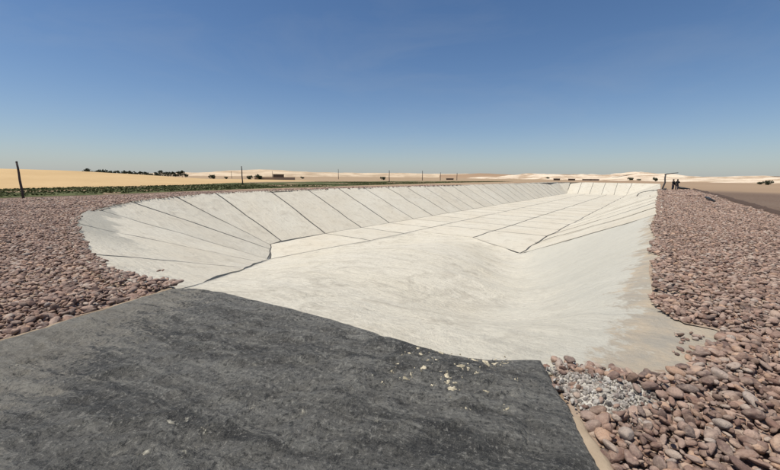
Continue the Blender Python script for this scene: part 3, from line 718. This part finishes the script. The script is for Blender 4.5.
left_region = [ground(-40,356), ground(0,343.5), ground(30,334.5), ground(60,326), ground(90,313.5), ground(120,305.5), ground(145,295.5), ground(168,290), ground(176,286.5), ground(158,284)] + \
    [uv2xy(*outw(p, -.02)) for p in [(2.0,7.6),(2.05,9.7),(2.5,13.0),(3.2,17.1),(4.2,21.1),(5.8,24.2),(8.3,28.3),(12.7,32.4),(17.3,34.8)]] + \
    [uv2xy(u_, rim_v(u_)+.02) for u_ in (22.6,28,36,45,60,80)] + [uv2xy(80, 38), uv2xy(60,40.0), uv2xy(36,41), uv2xy(20,40.5), uv2xy(6,39), uv2xy(-3,37), uv2xy(-8,20), uv2xy(-5,9)]
right_region = [uv2xy(u_, -.02) for u_ in (72,50,35,22,13.6,10,9.0)] + [uv2xy(*q_) for q_ in [(7.4,-.1),(6.3,-.24),(5.92,-.47),(5.92,-.78),(5.76,-.92),(5.4,-.84),(4.82,-.52),(4.28,-.22),(4.1,.02),(3.92,.35),(3.78,.6)]] + [ground(548,363),
    ground(554,377), ground(570,405), ground(579,432), ground(603,480), (1.5,.9), (2.2,.2), (5.5,.4), uv2xy(3,-5.2), uv2xy(10,-5.1), uv2xy(26,-5.1), uv2xy(50,-4.9), uv2xy(75,-4.3)]
spill_poly = [ground(*p) for p in [(556,371),(585,371),(622,379),(660,390),(668,402),(640,414),(612,420),(592,414),(574,398)]]

def make_bank(name, region, label, n_ind, margin_mat):
    reg = [(float(p[0]), float(p[1])) for p in region]
    bed = resample(reg, lambda p: max(.2, min(3., math.hypot(*p)*.08)))
    c0 = np.mean(np.array(reg), 0)
    P2, F2, nb = sheet(reg, lambda d_: max(.18, d_*.06))
    z = gz(P2[:,0], P2[:,1]) + .006
    me = mesh_np(name, np.column_stack([P2, z]), F2)
    bank = tag(obj(name, me, margin_mat), label, None, None, 'structure')
    S_ = scatter_stones(reg, 78)
    return bank, S_
def place_stones(bank, S_, n_ind, drop_poly=None):
    x, y, z, size, ly = S_.T
    if drop_poly is not None:
        ins = in_poly(x, y, drop_poly) & (RNG.random(len(x)) < .84); S_ = S_[~ins]; x, y, z, size, ly = S_.T
    n = len(x)
    rot = np.column_stack([RNG.normal(0,.22,n)+ly*RNG.normal(0,.22,n), RNG.normal(0,.22,n)+ly*RNG.normal(0,.2,n), RNG.uniform(0,6.283,n)])
    scl = size[:,None]*np.column_stack([RNG.uniform(.95,1.3,n), RNG.uniform(.9,1.12,n), RNG.uniform(.85,1.25,n)])
    idx = RNG.integers(0, len(STONES), n)
    px, py, dp = project(x, y, z)
    vis = (px > 2) & (px < 778) & (py < 468)
    app = np.where(vis, size/dp, 0)*(1+.35*(ly > 0)); order = np.argsort(-app); ind = order[:n_ind]; rest = order[n_ind:]
    for i in ind:
        o = obj('stone', FINE_STONES[idx[i]], None, bank); o.location = (x[i], y[i], z[i]); o.rotation_euler = rot[i]; o.scale = scl[i]
    gn_scatter('small_stones', S_[rest][:, :3], rot[rest], scl[rest], idx[rest], STONE_COL, bank)
m, nt, b = newmat('stony_soil', .95, .1); t = NT(nt); p = t.pos()
c = t.mix(t.ramp(t.noise(p, 3, 8, .7), [(.4,0.),(.65,1.)]), (.28,.21,.16), (.46,.36,.27)); t.link(c, b.inputs['Base Color']); t.bump(t.noise(p, 25, 6, .7), .8, .03, b); M['bed'] = m
lb, LS = make_bank('cobble_bank', left_region, 'bank of reddish brown cobbles curving round the left rim of the basin', 0, M['bed'])
rb, RS = make_bank('cobble_bank', right_region, 'bank of reddish brown cobbles along the right rim of the basin', 0, M['bed'])
ex = []
for _ in range(46):                       # strays on the dusty tongue
    x_, y_ = ground(random.uniform(672,745), random.uniform(332,372)); sz = random.uniform(.03,.10)
    ex.append((x_, y_, -.02+sz*.2, sz, 0))
RS = np.vstack([RS, np.array(ex)])
place_stones(lb, LS, 120)
place_stones(rb, RS, 180, spill_poly)
print('stones', len(LS), len(RS))

# cement spill with chips at the corner of the slab
sp2 = np.array(resample(spill_poly, .06)); sp2 += .03*np.column_stack([fbm(sp2[:,0]*4, sp2[:,1]*4, 3, 91), fbm(sp2[:,0]*4+8, sp2[:,1]*4, 3, 92)])
spl = [tuple(map(float, p)) for p in sp2]
P2, F2, nb = sheet(spl, lambda d_: .035)
e = edge_dist(P2[:,0], P2[:,1], spl)
z = gz(P2[:,0], P2[:,1]) + np.clip(e*.35, 0, .06) + .012 + .02*fbm(P2[:,0]*9, P2[:,1]*9, 3, 93)*np.clip(e/.1,0,1)
tag(obj('cement_spill', mesh_np('cement_spill', np.column_stack([P2, z]), F2), M['spill']), 'pale crust of spilled cement among the cobbles at the slab corner', 'cement spill')
n = 1500; q = np.array(spill_poly); gx = RNG.uniform(q[:,0].min()-.15, q[:,0].max()+.2, n*3); gy = RNG.uniform(q[:,1].min()-.15, q[:,1].max()+.2, n*3)
m_ = in_poly(gx, gy, spill_poly) | (edge_dist(gx, gy, spill_poly) < .12*RNG.random(n*3)); gx, gy = gx[m_][:n], gy[m_][:n]; n = len(gx)
e = edge_dist(gx, gy, spill_poly); sz = .012+.075*RNG.beta(1.0,3.4,n)
ch = gn_scatter('rubble_chips', np.column_stack([gx, gy, gz(gx,gy)+np.clip(e*.35,0,.06)+.02]), RNG.uniform(0,6.28,(n,3)), sz[:,None]*RNG.uniform(.7,1.4,(n,3)), RNG.integers(0,6,n), CHIP_COL)
tag(ch, 'small grey and white chips strewn over the cement spill', 'rubble')

# loose stones that lie by themselves
loose = [
 ((658,288.5), .085, 3, 'small dark stone alone on the pale concrete at the right rim', 'cobble'),
 ((697,334.5), .10, 5, 'flat dark stone alone on the sandy tongue below the right cobbles', 'cobble'),
 ((725,331.0), .09, 1, 'small brown stone at the tip of the right cobble bank', 'cobble'),
 ((627,376.5), .11, 6, 'flat blackish stone at the foot of the pale ramp', 'cobble'),
 ((545.5,365), .075, 2, 'small dark red stone touching the far right slab corner', 'cobble'),
 ((553,378), .10, 8, 'blackish upright stone just beside the slab corner', 'cobble'),
 ((556,386), .145, 4, 'orange brown oval stone beside the slab edge', 'cobble'),
 ((606,435), .10, 9, 'chalky white angular stone among the brown cobbles', 'pale_stone'),
 ((598,378), .12, 7, 'tan pebble at the upper edge of the cement spill', 'pale_stone'),
 ((650,194.5), .16, 10, 'lone dark pebble high on the right basin slope', 'cobble'),
]
for (px, py), sz, k, lab, mt in loose:
    me = FINE_STONES[k].copy(); me.materials.clear(); me.materials.append(M[mt])
    x_, y_ = ground(px, py+1.5); u_, v_ = xy2uv(x_, y_)
    zz = float(gz(np.array([x_]), np.array([y_]))[0])
    if in_poly(np.array([x_]), np.array([y_]), ramp_poly)[0]: zz = float(ramp_z(np.array([u_]), np.array([v_]))[0])
    o = obj('loose_stone', me); o.location = (x_, y_, zz + sz*.22); o.rotation_euler = (random.uniform(-.2,.2), random.uniform(-.2,.2), random.uniform(0,6)); o.scale = (sz*1.15, sz, sz*.95)
    tag(o, lab, 'stone', 'loose stones lying apart from the banks')
for k, (px, py) in enumerate([(122,276),(127,276.5),(131,275),(159,273),(163,272.5)]):
    x_, y_ = ground(px, py, -.15); u_, v_ = xy2uv(x_, y_)
    o = obj('loose_stone', STONES[(k*3) % 14]); o.location = (x_, y_, -.10); o.rotation_euler = (.1*k, .1, k*1.3); o.scale = (.10,.09,.08)
    tag(o, ['brown pebble rolled onto the left concrete slope, nearest the cobbles','brown pebble second from the cobbles on the left slope','brown pebble third from the cobbles on the left slope','dark pebble on the left slope above the slab corner','farthest right dark pebble on the left slope above the slab corner'][k], 'stone', 'loose stones lying apart from the banks')

# ------------------------------------------------------------------ windrow at the outer edge of the right bank
ws = []; wf = []; us = list(np.linspace(4, 40, 90)) + list(np.linspace(41, 80, 40))
for u_ in us:
    vc = -5.45 + .12*float(fbm(np.array([u_*.4]), np.array([0.]), 2, 95)[0]) + max(0, (u_-50)*.02)
    hh = .15*(1+.5*float(fbm(np.array([u_*1.3]), np.array([3.]), 3, 96)[0]))
    for dv, hz in ((.26,-.04),(.16,.45),(.05,.95),(-.05,1.),(-.16,.5),(-.3,-.04)):
        x_, y_ = uv2xy(u_+.05*random.uniform(-1,1), vc+dv); ws.append((x_, y_, (hz*hh if hz > 0 else hz)+.02*random.uniform(-1,1)*(hz>0)))
for i in range(len(us)-1):
    for k in range(5): wf.append((i*6+k, i*6+k+1, (i+1)*6+k+1, (i+1)*6+k))
tag(obj('soil_berm', mesh_np('soil_berm', ws, wf), M['soil_dark']), 'low dark soil ridge bordering the right cobble bank', 'berm')

# ------------------------------------------------------------------ left: crop strip, dune
crop_out = [(-20,41.5),(0,42.0),(8,42.5),(20,44),(40,46.5),(70,50),(110,50),(150,49)]
crop_in = [(-28,60),(0,62),(8,64),(20,69),(40,76),(70,80),(110,70),(150,53)]
cs_ = [uv2xy(p[0], p[1]-.5) for p in crop_out] + [uv2xy(p[0], p[1]+.3) for p in crop_in[::-1]]
P2, F2, nb = sheet([(float(a_), float(b_)) for a_, b_ in cs_], lambda d_: 2.5)
tag(obj('field_soil', mesh_np('field_soil', np.column_stack([P2, gz(P2[:,0], P2[:,1])+.02]), F2), plain('field_soil', (.080,.086,.028), .95, .6, .35)), 'dark soil under the green crop strip', None, None, 'structure')
rc = np.random.default_rng(3); vs = []; fs = []
poly = [uv2xy(*p) for p in crop_out] + [uv2xy(*p) for p in crop_in[::-1]]
q = np.array(poly); nn = 0
gx = rc.uniform(q[:,0].min(), q[:,0].max(), 90000); gy = rc.uniform(q[:,1].min(), q[:,1].max(), 90000)
m_ = in_poly(gx, gy, poly); gx, gy = gx[m_], gy[m_]
px, py, dp = project(gx, gy, gx*0); m_ = (dp > 1) & (px > -80) & (px < 600); gx, gy = gx[m_], gy[m_]
pat = fbm(gx*.12, gy*.12, 3, 33); m_ = (pat > -.35) | (rc.random(len(gx)) < .3); gx, gy, pat = gx[m_][:26000], gy[m_][:26000], pat[m_][:26000]
hts = .035+.07*rc.random(len(gx))*(1+.6*pat)
for X, Y, h_ in zip(gx, gy, hts):
    for b_ in range(3):
        a = rc.uniform(0, 6.28); l = h_*rc.uniform(.7,1.2); w = rc.uniform(.09,.2); ca, sa = math.cos(a), math.sin(a); le = rc.uniform(.15,.5)
        k = len(vs)
        vs += [(X-sa*w*.5, Y+ca*w*.5, 0), (X+sa*w*.5, Y-ca*w*.5, 0), (X+ca*le*l+sa*w*.7, Y+sa*le*l-ca*w*.7, l*.7), (X+ca*le*l*1.5-sa*w*.5, Y+sa*le*l*1.5+ca*w*.5, l)]
        fs.append((k,k+1,k+2,k+3))
tag(obj('crop_strip', mesh_np('crop_strip', vs, fs, False), M['crop']), 'strip of low green crop behind the left cobble bank', 'crop', None, 'stuff')

def hill(name, path, width, mat, seed, nseg=120, ncs=14, rough=.35, fs_=.02):
    """low ridge: path = [(x, y, crest height)], width across"""
    path = np.array(path, float); L = np.concatenate([[0], np.cumsum(np.hypot(*np.diff(path[:,:2], axis=0).T))]); s = np.linspace(0, L[-1], nseg)
    X = np.interp(s, L, path[:,0]); Y = np.interp(s, L, path[:,1]); Hh = np.interp(s, L, path[:,2])
    tx, ty = np.gradient(X), np.gradient(Y); l = np.hypot(tx, ty); nx, ny = ty/l, -tx/l
    vs = []; fs = []
    for j in range(ncs+1):
        w = (j/ncs-.5)*width; prof = math.cos(math.pi*(j/ncs-.5))**1.4 if 0 < j < ncs else 0
        xx, yy = X+nx*w, Y+ny*w
        z = Hh*prof*(1+rough*fbm(xx*fs_, yy*fs_, 5, seed)*1.6) - (1.0 if j in (0, ncs) else .08)
        vs += list(np.column_stack([xx, yy, z]))
    for j in range(ncs):
        for i in range(nseg-1): fs.append((j*nseg+i, j*nseg+i+1, (j+1)*nseg+i+1, (j+1)*nseg+i))
    me = mesh_np(name, vs, fs)
    bm = bmesh.new(); bm.from_mesh(me); bmesh.ops.recalc_face_normals(bm, faces=bm.faces)
    if sum(f.normal.z for f in bm.faces) < 0: bmesh.ops.reverse_faces(bm, faces=bm.faces)
    bm.to_mesh(me); bm.free()
    return obj(name, me, mat)
def at(px, dist):
    """bearing of a column of the survey photograph, at a distance"""
    r = ray(px, 176); l = math.hypot(r[0], r[1]); return (r[0]/l*dist, r[1]/l*dist)
def hz_h(px, py, dist):
    r = ray(px, py); return H + r[2]/math.hypot(r[0], r[1])*dist
dp_ = [(-150,166,112),(-60,166.5,104),(0,168,100),(40,169.3,102),(75,171.5,108),(110,174.3,118),(150,177,130),(190,178.5,142),(240,179,160)]
dune = hill('sand_dune', [(*at(px, ds), max(.15, hz_h(px, py, ds))) for px, py, ds in dp_], 78, M['dune'], 301, 140, 24, .03, .03)
tag(dune, 'smooth yellow sand dune rising behind the crop on the left', None, None, 'structure')
def ridge(name, lst, width, mat, seed, rough, fs_, label):
    o = hill(name, [(*at(px, ds), max(.3, hz_h(px, py, ds))) for px, py, ds in lst], width, mat, seed, 220, 14, rough, fs_)
    tag(o, label, None, None, 'structure')
ridge('pale_hills', [(70,173.3,620),(110,172.3,620),(150,172.6,600),(200,172,600),(230,170.3,590),(260,170,590),(300,171.2,600),(330,173.0,620),(360,173.8,640),(400,173.4,650),(430,173.2,660),(460,174.2,680),(490,175.0,700)], 170, M['cream'], 311, .3, .014, 'far cream sand hills on the left horizon')
ridge('pale_hills', [(500,176.0,420),(530,175.0,400),(555,174.6,390),(575,173.9,380),(600,174.1,370),(620,173.9,360),(645,174.7,350),(665,175.6,330),(690,176.2,310),(720,175.9,300),(745,176.7,290),(770,176.6,280),(800,176.9,280),(870,177.5,280)], 130, M['chalk'], 321, .5, .035, 'low white chalk hills on the right horizon')
ridge('brown_rise', [(440,174.6,420),(462,174.2,420),(480,173.6,420),(500,174.1,420),(530,175.6,430),(560,176.4,440)], 90, M['rise'], 331, .15, .03, 'low brown rise on the horizon right of the pole row')

# ------------------------------------------------------------------ trees and bushes
def crown_mesh(seed, w, h, n=420, leaf=.62, clumps=11):
    rs = np.random.default_rng(seed); vs = []; fs = []
    cs = [(rs.normal(0,w*.24), rs.normal(0,w*.24), h*rs.uniform(.3,.86), w*rs.uniform(.16,.30)) for _ in range(clumps)]
    for _ in range(n):
        cx_, cy_, cz_, cr = cs[rs.integers(len(cs))]; d_ = rs.normal(size=3); d_ /= np.linalg.norm(d_); p = np.array([cx_,cy_,cz_]) + d_*cr*rs.uniform(.5,1.05)
        p[2] = max(p[2], .12*h); a = rs.normal(size=3); a /= np.linalg.norm(a); b_ = np.cross(a, rs.normal(size=3)); b_ /= np.linalg.norm(b_); l = leaf*rs.uniform(.6,1.3)
        k = len(vs); vs += [p-a*l*.5, p+b_*l*.3, p+a*l*.5, p-b_*l*.3]; fs.append((k,k+1,k+2,k+3))
    return mesh_np('crown', vs, fs, False)
def trunk_mesh(seed, h):
    rs = random.Random(seed); m_ = MB()
    m_.tube([(0,0,-.2),(.05,.02,h*.3),(rs.uniform(-.1,.1),.05,h*.62)], [.16,.11,.05], 6)
    for k in range(3):
        a = rs.uniform(0,6.28); m_.tube([(.04,.02,h*.28),(math.cos(a)*h*.14,math.sin(a)*h*.14,h*.5),(math.cos(a)*h*.22,math.sin(a)*h*.22,h*.68)], [.07,.05,.02], 5)
    return mesh_np('trunk', m_.v, m_.f)
CR = [crown_mesh(11,3.4,3.6), crown_mesh(12,4.4,3.2), crown_mesh(13,2.6,4.4), crown_mesh(14,3.8,4.8)]
TR = [trunk_mesh(21,3.6), trunk_mesh(22,3.2), trunk_mesh(23,4.4), trunk_mesh(24,4.8)]
SH = [crown_mesh(15,2.8,2.4,420,.6,10), crown_mesh(16,3.2,2.2,460,.6,11)]
for me in CR+SH: me.materials.append(M['leaf'])
for me in TR: me.materials.append(M['bark'])
def tree(px, dist, k, sc, label, group):
    x_, y_ = at(px, dist); r_ = empty('tree', (x_, y_, 0), random.uniform(0,6)); r_.scale = (sc,sc,sc)
    obj('trunk', TR[k], None, r_); obj('crown', CR[k], None, r_)
    tag(r_, label, 'tree', group)
rt = random.Random(5)
px = 76.0; k = 0
while px < 186:
    ds = rt.uniform(215, 270); sc = rt.uniform(.62,.95)*(1.3 if 95 < px < 105 else 1.0)
    where = ['at the left end of', 'left of centre in', 'right of centre in', 'at the right end of'][min(3, int((px-76)/27.5))]
    tree(px, ds, rt.randrange(4), sc, 'small dark tree ' + where + ' the far row over the dune', 'trees ' + where + ' the far tree row'); px += rt.uniform(1.9, 3.6); k += 1
def bush(px, dist, k, sc, label, group=None, sz=1.0):
    x_, y_ = at(px, dist); r_ = empty('bush', (x_, y_, -.05), random.uniform(0,6)); r_.scale = (sc,sc,sc*sz)
    o = obj('crown', SH[k], None, r_); s_ = obj('trunk', TR[k], None, r_); s_.scale = (.5,.5,.5)
    tag(r_, label, 'bush', group)
bush(249.5, 150, 1, 0.65, 'round dark bush just right of the tall pole, behind the crop')
bush(258.5, 150, 0, 0.81, 'larger round bush between the pole and the mud wall', None, 1.1)
bush(302.5, 190, 0, 0.52, 'small lone bush right of the dark shed')
bush(226, 170, 1, 0.42, 'low bush left of the tall pole')
bush(212, 175, 1, 0.73, 'low wide bush at the left end of the pale hills')
bush(383, 170, 1, 0.62, 'low bush by the pole above the left rim')
bush(761.6, 168, 0, 0.45, 'left one of two round bushes at the right edge')
bush(769.8, 160, 1, 0.46, 'right and larger one of two round bushes at the right edge', None, 1.25)
bush(656, 235, 0, 0.65, 'dark upright bush left of the bent pipe post', None, 1.5)
bush(639.5, 260, 1, 0.52, 'small bush second to the left of the bent pipe post')
bush(631, 265, 1, 0.83, 'low spreading bush beyond the far end of the basin')
bush(548, 330, 0, 0.88, 'dark bush on the brown rise above the far end of the basin')

# ------------------------------------------------------------------ far sheds and walls
def shed(px, dist, w, d_, h, mat, label, door=True, name='shed'):
    x_, y_ = at(px, dist); r_ = empty(name, (x_, y_, 0), math.atan2(-x_, y_)*-1*0 + math.atan2(y_, x_)-math.pi/2)
    m_ = MB(); m_.box(-w/2, w/2, -d_/2, d_/2, -.2, h); m_.build('wall', mat, r_, False)
    if door:
        m_ = MB(); m_.box(-w/2-.2, w/2+.2, -d_/2-.3, d_/2+.2, h+.003, h+.16); m_.build('roof', M['roofsheet'], r_, False)
        m_ = MB(); m_.box(-.5, .5, -d_/2-.05, -d_/2-.003, 0, h*.8); m_.build('door', M['darkwall'], r_, False)
    tag(r_, label, 'shed' if door else 'wall')
shed(278.5, 165, 4.6, 3, 2.1, M['darkwall'], 'low dark shed beyond the crop, left of the lone bush')
shed(275, 150, 15.5, .4, 1.0, M['mudwall'], 'long low mud wall behind the crop strip', False, 'mud_wall')
shed(557, 240, 3.6, 3, 1.0, M['darkwall'], 'dark low hut at the far left corner of the basin')
shed(572, 245, 3.8, 3, .9, M['darkwall'], 'dark low hut second from the far left corner of the basin')
shed(591, 250, 9, 3, .8, M['mudwall'], 'long brown shed beyond the far end of the basin')
shed(450, 200, 4, 3, .7, M['darkwall'], 'low dark shed beyond the left rim, behind the pole row')

# ------------------------------------------------------------------ poles
def pole(px, y_base, y_top, rad_, label, lean=(0,0), zb=0.0, dist=None, arm=False):
    if dist is None: x_, y_ = ground(px, y_base)
    else: x_, y_ = at(px, dist)
    ds = math.hypot(x_, y_); h = hz_h(px, y_top, ds)
    r_ = empty('utility_pole', (x_, y_, zb)); n = 6
    m_ = MB(); m_.tube([(lean[0]*k/n*h + .02*math.sin(k*1.7), lean[1]*k/n*h, -.3 if k == 0 else h*k/n) for k in range(n+1)], [rad_*(1.15-.35*k/n) for k in range(n+1)], 10); m_.build('shaft', M['wood'], r_)
    if arm:
        m_ = MB(); m_.box(lean[0]*h*.94-.55, lean[0]*h*.94+.55, lean[1]*h*.94-.18, lean[1]*h*.94-.10, h*.93, h*.93+.09); c_ = m_.build('crossarm', M['wood'], r_, False)
        for sx in (-.45, .45):
            m_ = MB(); q_ = lean[0]*h*.94+sx; m_.tube([(q_, -.14+lean[1]*h*.94, h*.93+.092), (q_, -.14+lean[1]*h*.94, h*.93+.22)], [.04,.03], 6); m_.build('insulator', M['steel'], c_)
    else:
        m_ = MB(); m_.tube([(lean[0]*h, lean[1]*h, h*.985), (lean[0]*h, lean[1]*h, h*1.02)], [rad_*.95, rad_*.6], 10); m_.build('cap', M['steel'], r_)
    tag(r_, label, 'pole', 'poles beyond the basin')
pole(23.2, 197.5, 162, .075, 'leaning dark wooden pole in the crop at the left edge', (-.02, 0))
pole(242.6, 184.5, 166.5, .10, 'tall pole in front of the pale hills, left of two round bushes')
pole(338.4, 0, 169.3, .12, 'pole standing above the middle of the left rim, before the shed', dist=190)
pole(389.2, 182.2, 170.6, .11, 'pole above the left rim, second to the right of the mud wall')
pole(422.4, 0, 170.8, .13, 'first pole of the receding row in front of the brown rise', dist=150)
pole(440.4, 0, 172.6, .13, 'second pole of the receding row in front of the brown rise', dist=165)
pole(457.0, 0, 173.0, .14, 'third pole of the receding row in front of the brown rise', dist=180)
pole(231.5, 0, 171.3, .10, 'thin far pole left of the tall pole', dist=200)
pole(272.5, 0, 171.3, .10, 'thin far pole over the low dark shed', dist=200)

# ------------------------------------------------------------------ bent pipe post, hose, black tube, pipe offcut
px0 = 663.2; bx, by = ground(px0, 190.3)
post = empty('standpipe', (bx, by, 0)); ca = math.cos(AZ*0)
m_ = MB(); m_.tube([(-.15,0,-.2),(-.10,0,.5),(.12,0,1.2),(.02,0,1.9),(.05,0,2.45)], [.14,.12,.11,.10,.10], 10); m_.build('upright', M['steel'], post)
m_ = MB(); m_.tube([(-.06,0,2.42),(.3,0,2.52),(1.2,.0,2.64),(1.95,0,2.72)], [.10,.075,.06,.045], 10); m_.build('arm', M['steel'], post)
m_ = MB(); m_.tube([(-.15,0,-.05),(-.15,0,.22)], [.42,.3], 12); m_.build('base', M['steel'], post)
m_ = MB(); m_.tube([(.30,-.02,-.02),(.30,-.02,.35)], [.16,.13], 10); m_.build('valve', M['steel'], post)
tag(post, 'dark bent pipe post with a thin horizontal arm on the right rim', 'pipe post')
# lay the hose on the slope
def slope_z(x_, y_):
    u_, v_ = xy2uv(x_, y_); return -D*min(1, max(0, (v_+.3)/(V_TOE_R+.3)))
hp = []
for px_, py_ in [(659,190.8),(655,191.0),(650,191.3),(645,191.9),(641,192.9),(638.3,194.4),(636.8,196.6)]:
    z_ = -.2
    for _ in range(30): x_, y_ = ground(px_, py_, z_); z_ = .6*z_ + .4*slope_z(x_, y_)
    hp.append((x_, y_, z_+.10))
m_ = MB(); m_.tube([(bx-.1, by, .1)] + hp, .075, 8)
tag(m_.build('water_hose', M['rubber']), 'black hose trailing from the pipe post down the right basin slope', 'hose')
a0 = ground(677,189.9); a1 = ground(690,190.2)  # black tapering tube sloping down to the right from beside the people
m_ = MB(); m_.tube([(a0[0],a0[1],.42),(a0[0]*.5+a1[0]*.5,a0[1]*.5+a1[1]*.5,.26),(a1[0],a1[1],.12)], [.20,.17,.15], 12)
tag(m_.build('black_tube', M['rubber']), 'thick black tapering tube beside the two standing people', 'pipe')
a0 = ground(705.5,198.8); a1 = ground(714.5,202.2)
q_ = MB(); q_.tube([(a0[0],a0[1],.16),(a0[0]*.5+a1[0]*.5,a0[1]*.5+a1[1]*.5,.14),(a1[0],a1[1],.09)], [.09,.085,.07], 12)
tag(q_.build('pipe_offcut', M['rubber']), 'short black pipe offcut lying alone on the right cobbles', 'pipe')

# ------------------------------------------------------------------ people
def skin(name, verts, edges, rad_, mat, parent, sub=1):
    me = bpy.data.meshes.new(name); me.from_pydata(verts, edges, []); me.materials.append(mat)
    o = bpy.data.objects.new(name, me); COL.objects.link(o); o.parent = parent
    md = o.modifiers.new('skin', 'SKIN'); md.use_smooth_shade = True
    for sv, r_ in zip(me.skin_vertices[0].data, rad_): sv.radius = (r_, r_) if not isinstance(r_, tuple) else r_
    me.skin_vertices[0].data[0].use_root = True
    s_ = o.modifiers.new('sub', 'SUBSURF'); s_.levels = sub; s_.render_levels = sub
    return o
def person(loc, rz, label, coat, arm):
    p = empty('person', loc, rz)
    #         pelvis      chest        neck        head centre    crown
    V = [(0,0,.92),(0,.01,1.18),(0,.01,1.36),(0,.01,1.46),(0,.03,1.58),(0,.03,1.68)]
    E = [(0,1),(1,2),(2,3),(3,4),(4,5)]; Rr = [.12,.14,.13,.05,.085,.06]
    sh = {-1:[(-.18,.01,1.36),(-.25,.02,1.10),(-.22,.12,.88)], 1:[(.18,.01,1.36),(.30,.03,1.14),(.14,.18,1.20)] if arm else [(.18,.01,1.36),(.25,.02,1.10),(.22,.12,.88)]}
    for s_ in (-1,1):
        b0 = len(V); V += sh[s_]; E += [(2,b0),(b0,b0+1),(b0+1,b0+2)]; Rr += [.06,.047,.035]
        hx_, hy_, hz_ = sh[s_][2]; w_ = len(V); V.append((hx_, hy_+.03, hz_-.07)); E.append((b0+2,w_)); Rr.append(.032)
        for f_ in range(4): V.append((hx_+(f_-1.5)*.02, hy_+.05, hz_-.15-.008*(f_ in (1,2)))); E.append((w_,len(V)-1)); Rr.append(.010)
        V.append((hx_-s_*.05, hy_+.06, hz_-.10)); E.append((w_,len(V)-1)); Rr.append(.011)
    for s_ in (-1,1):
        b0 = len(V); V += [(s_*.10,0,.86),(s_*.12,.02,.48),(s_*.12,-.02,.08),(s_*.14,.14,.04)]; E += [(0,b0),(b0,b0+1),(b0+1,b0+2),(b0+2,b0+3)]; Rr += [.09,.065,.045,.035]
    body = skin('body', V, E, Rr, M['skin'], p)
    V = [(0,0,.80),(0,.01,1.0),(0,.01,1.2),(0,.01,1.37)]; E = [(0,1),(1,2),(2,3)]; Rr = [(.19,.15),(.17,.14),(.18,.15),(.15,.12)]
    for s_ in (-1,1):
        b0 = len(V); V += sh[s_]; E += [(3,b0),(b0,b0+1),(b0+1,b0+2)]; Rr += [.085,.068,.056]
    skin('shirt', V, E, Rr, coat, p)
    V = [(0,0,.94)]; E = []; Rr = [.15]
    for s_ in (-1,1):
        b0 = len(V); V += [(s_*.10,0,.84),(s_*.12,.02,.48),(s_*.12,-.02,.10)]; E += [(0,b0),(b0,b0+1),(b0+1,b0+2)]; Rr += [.115,.09,.075]
    skin('trousers', V, E, Rr, M['cloth_navy'], p)
    skin('hair', [(0,-.02,1.62),(0,.0,1.71),(0,-.05,1.55)], [(0,1),(0,2)], [.10,.07,.075], M['hair'], p)
    for s_ in (-1,1):
        m_ = MB(); m_.box(s_*.125-.05, s_*.125+.05, -.10, .20, 0, .09); m_.build('shoe', M['cloth_black'], p)
    tag(p, label, 'person', 'people standing on the right rim')
g1 = ground(672.4,190.1); g2 = ground(676.4,190.2)
person((g1[0], g1[1], 0), R(200), 'person in black clothes standing on the right rim, nearer the pipe post', M['cloth_black'], False)
person((g2[0], g2[1], 0), R(-35), 'person in dark clothes with bent elbow, standing right of the other person', M['cloth_black'], True)
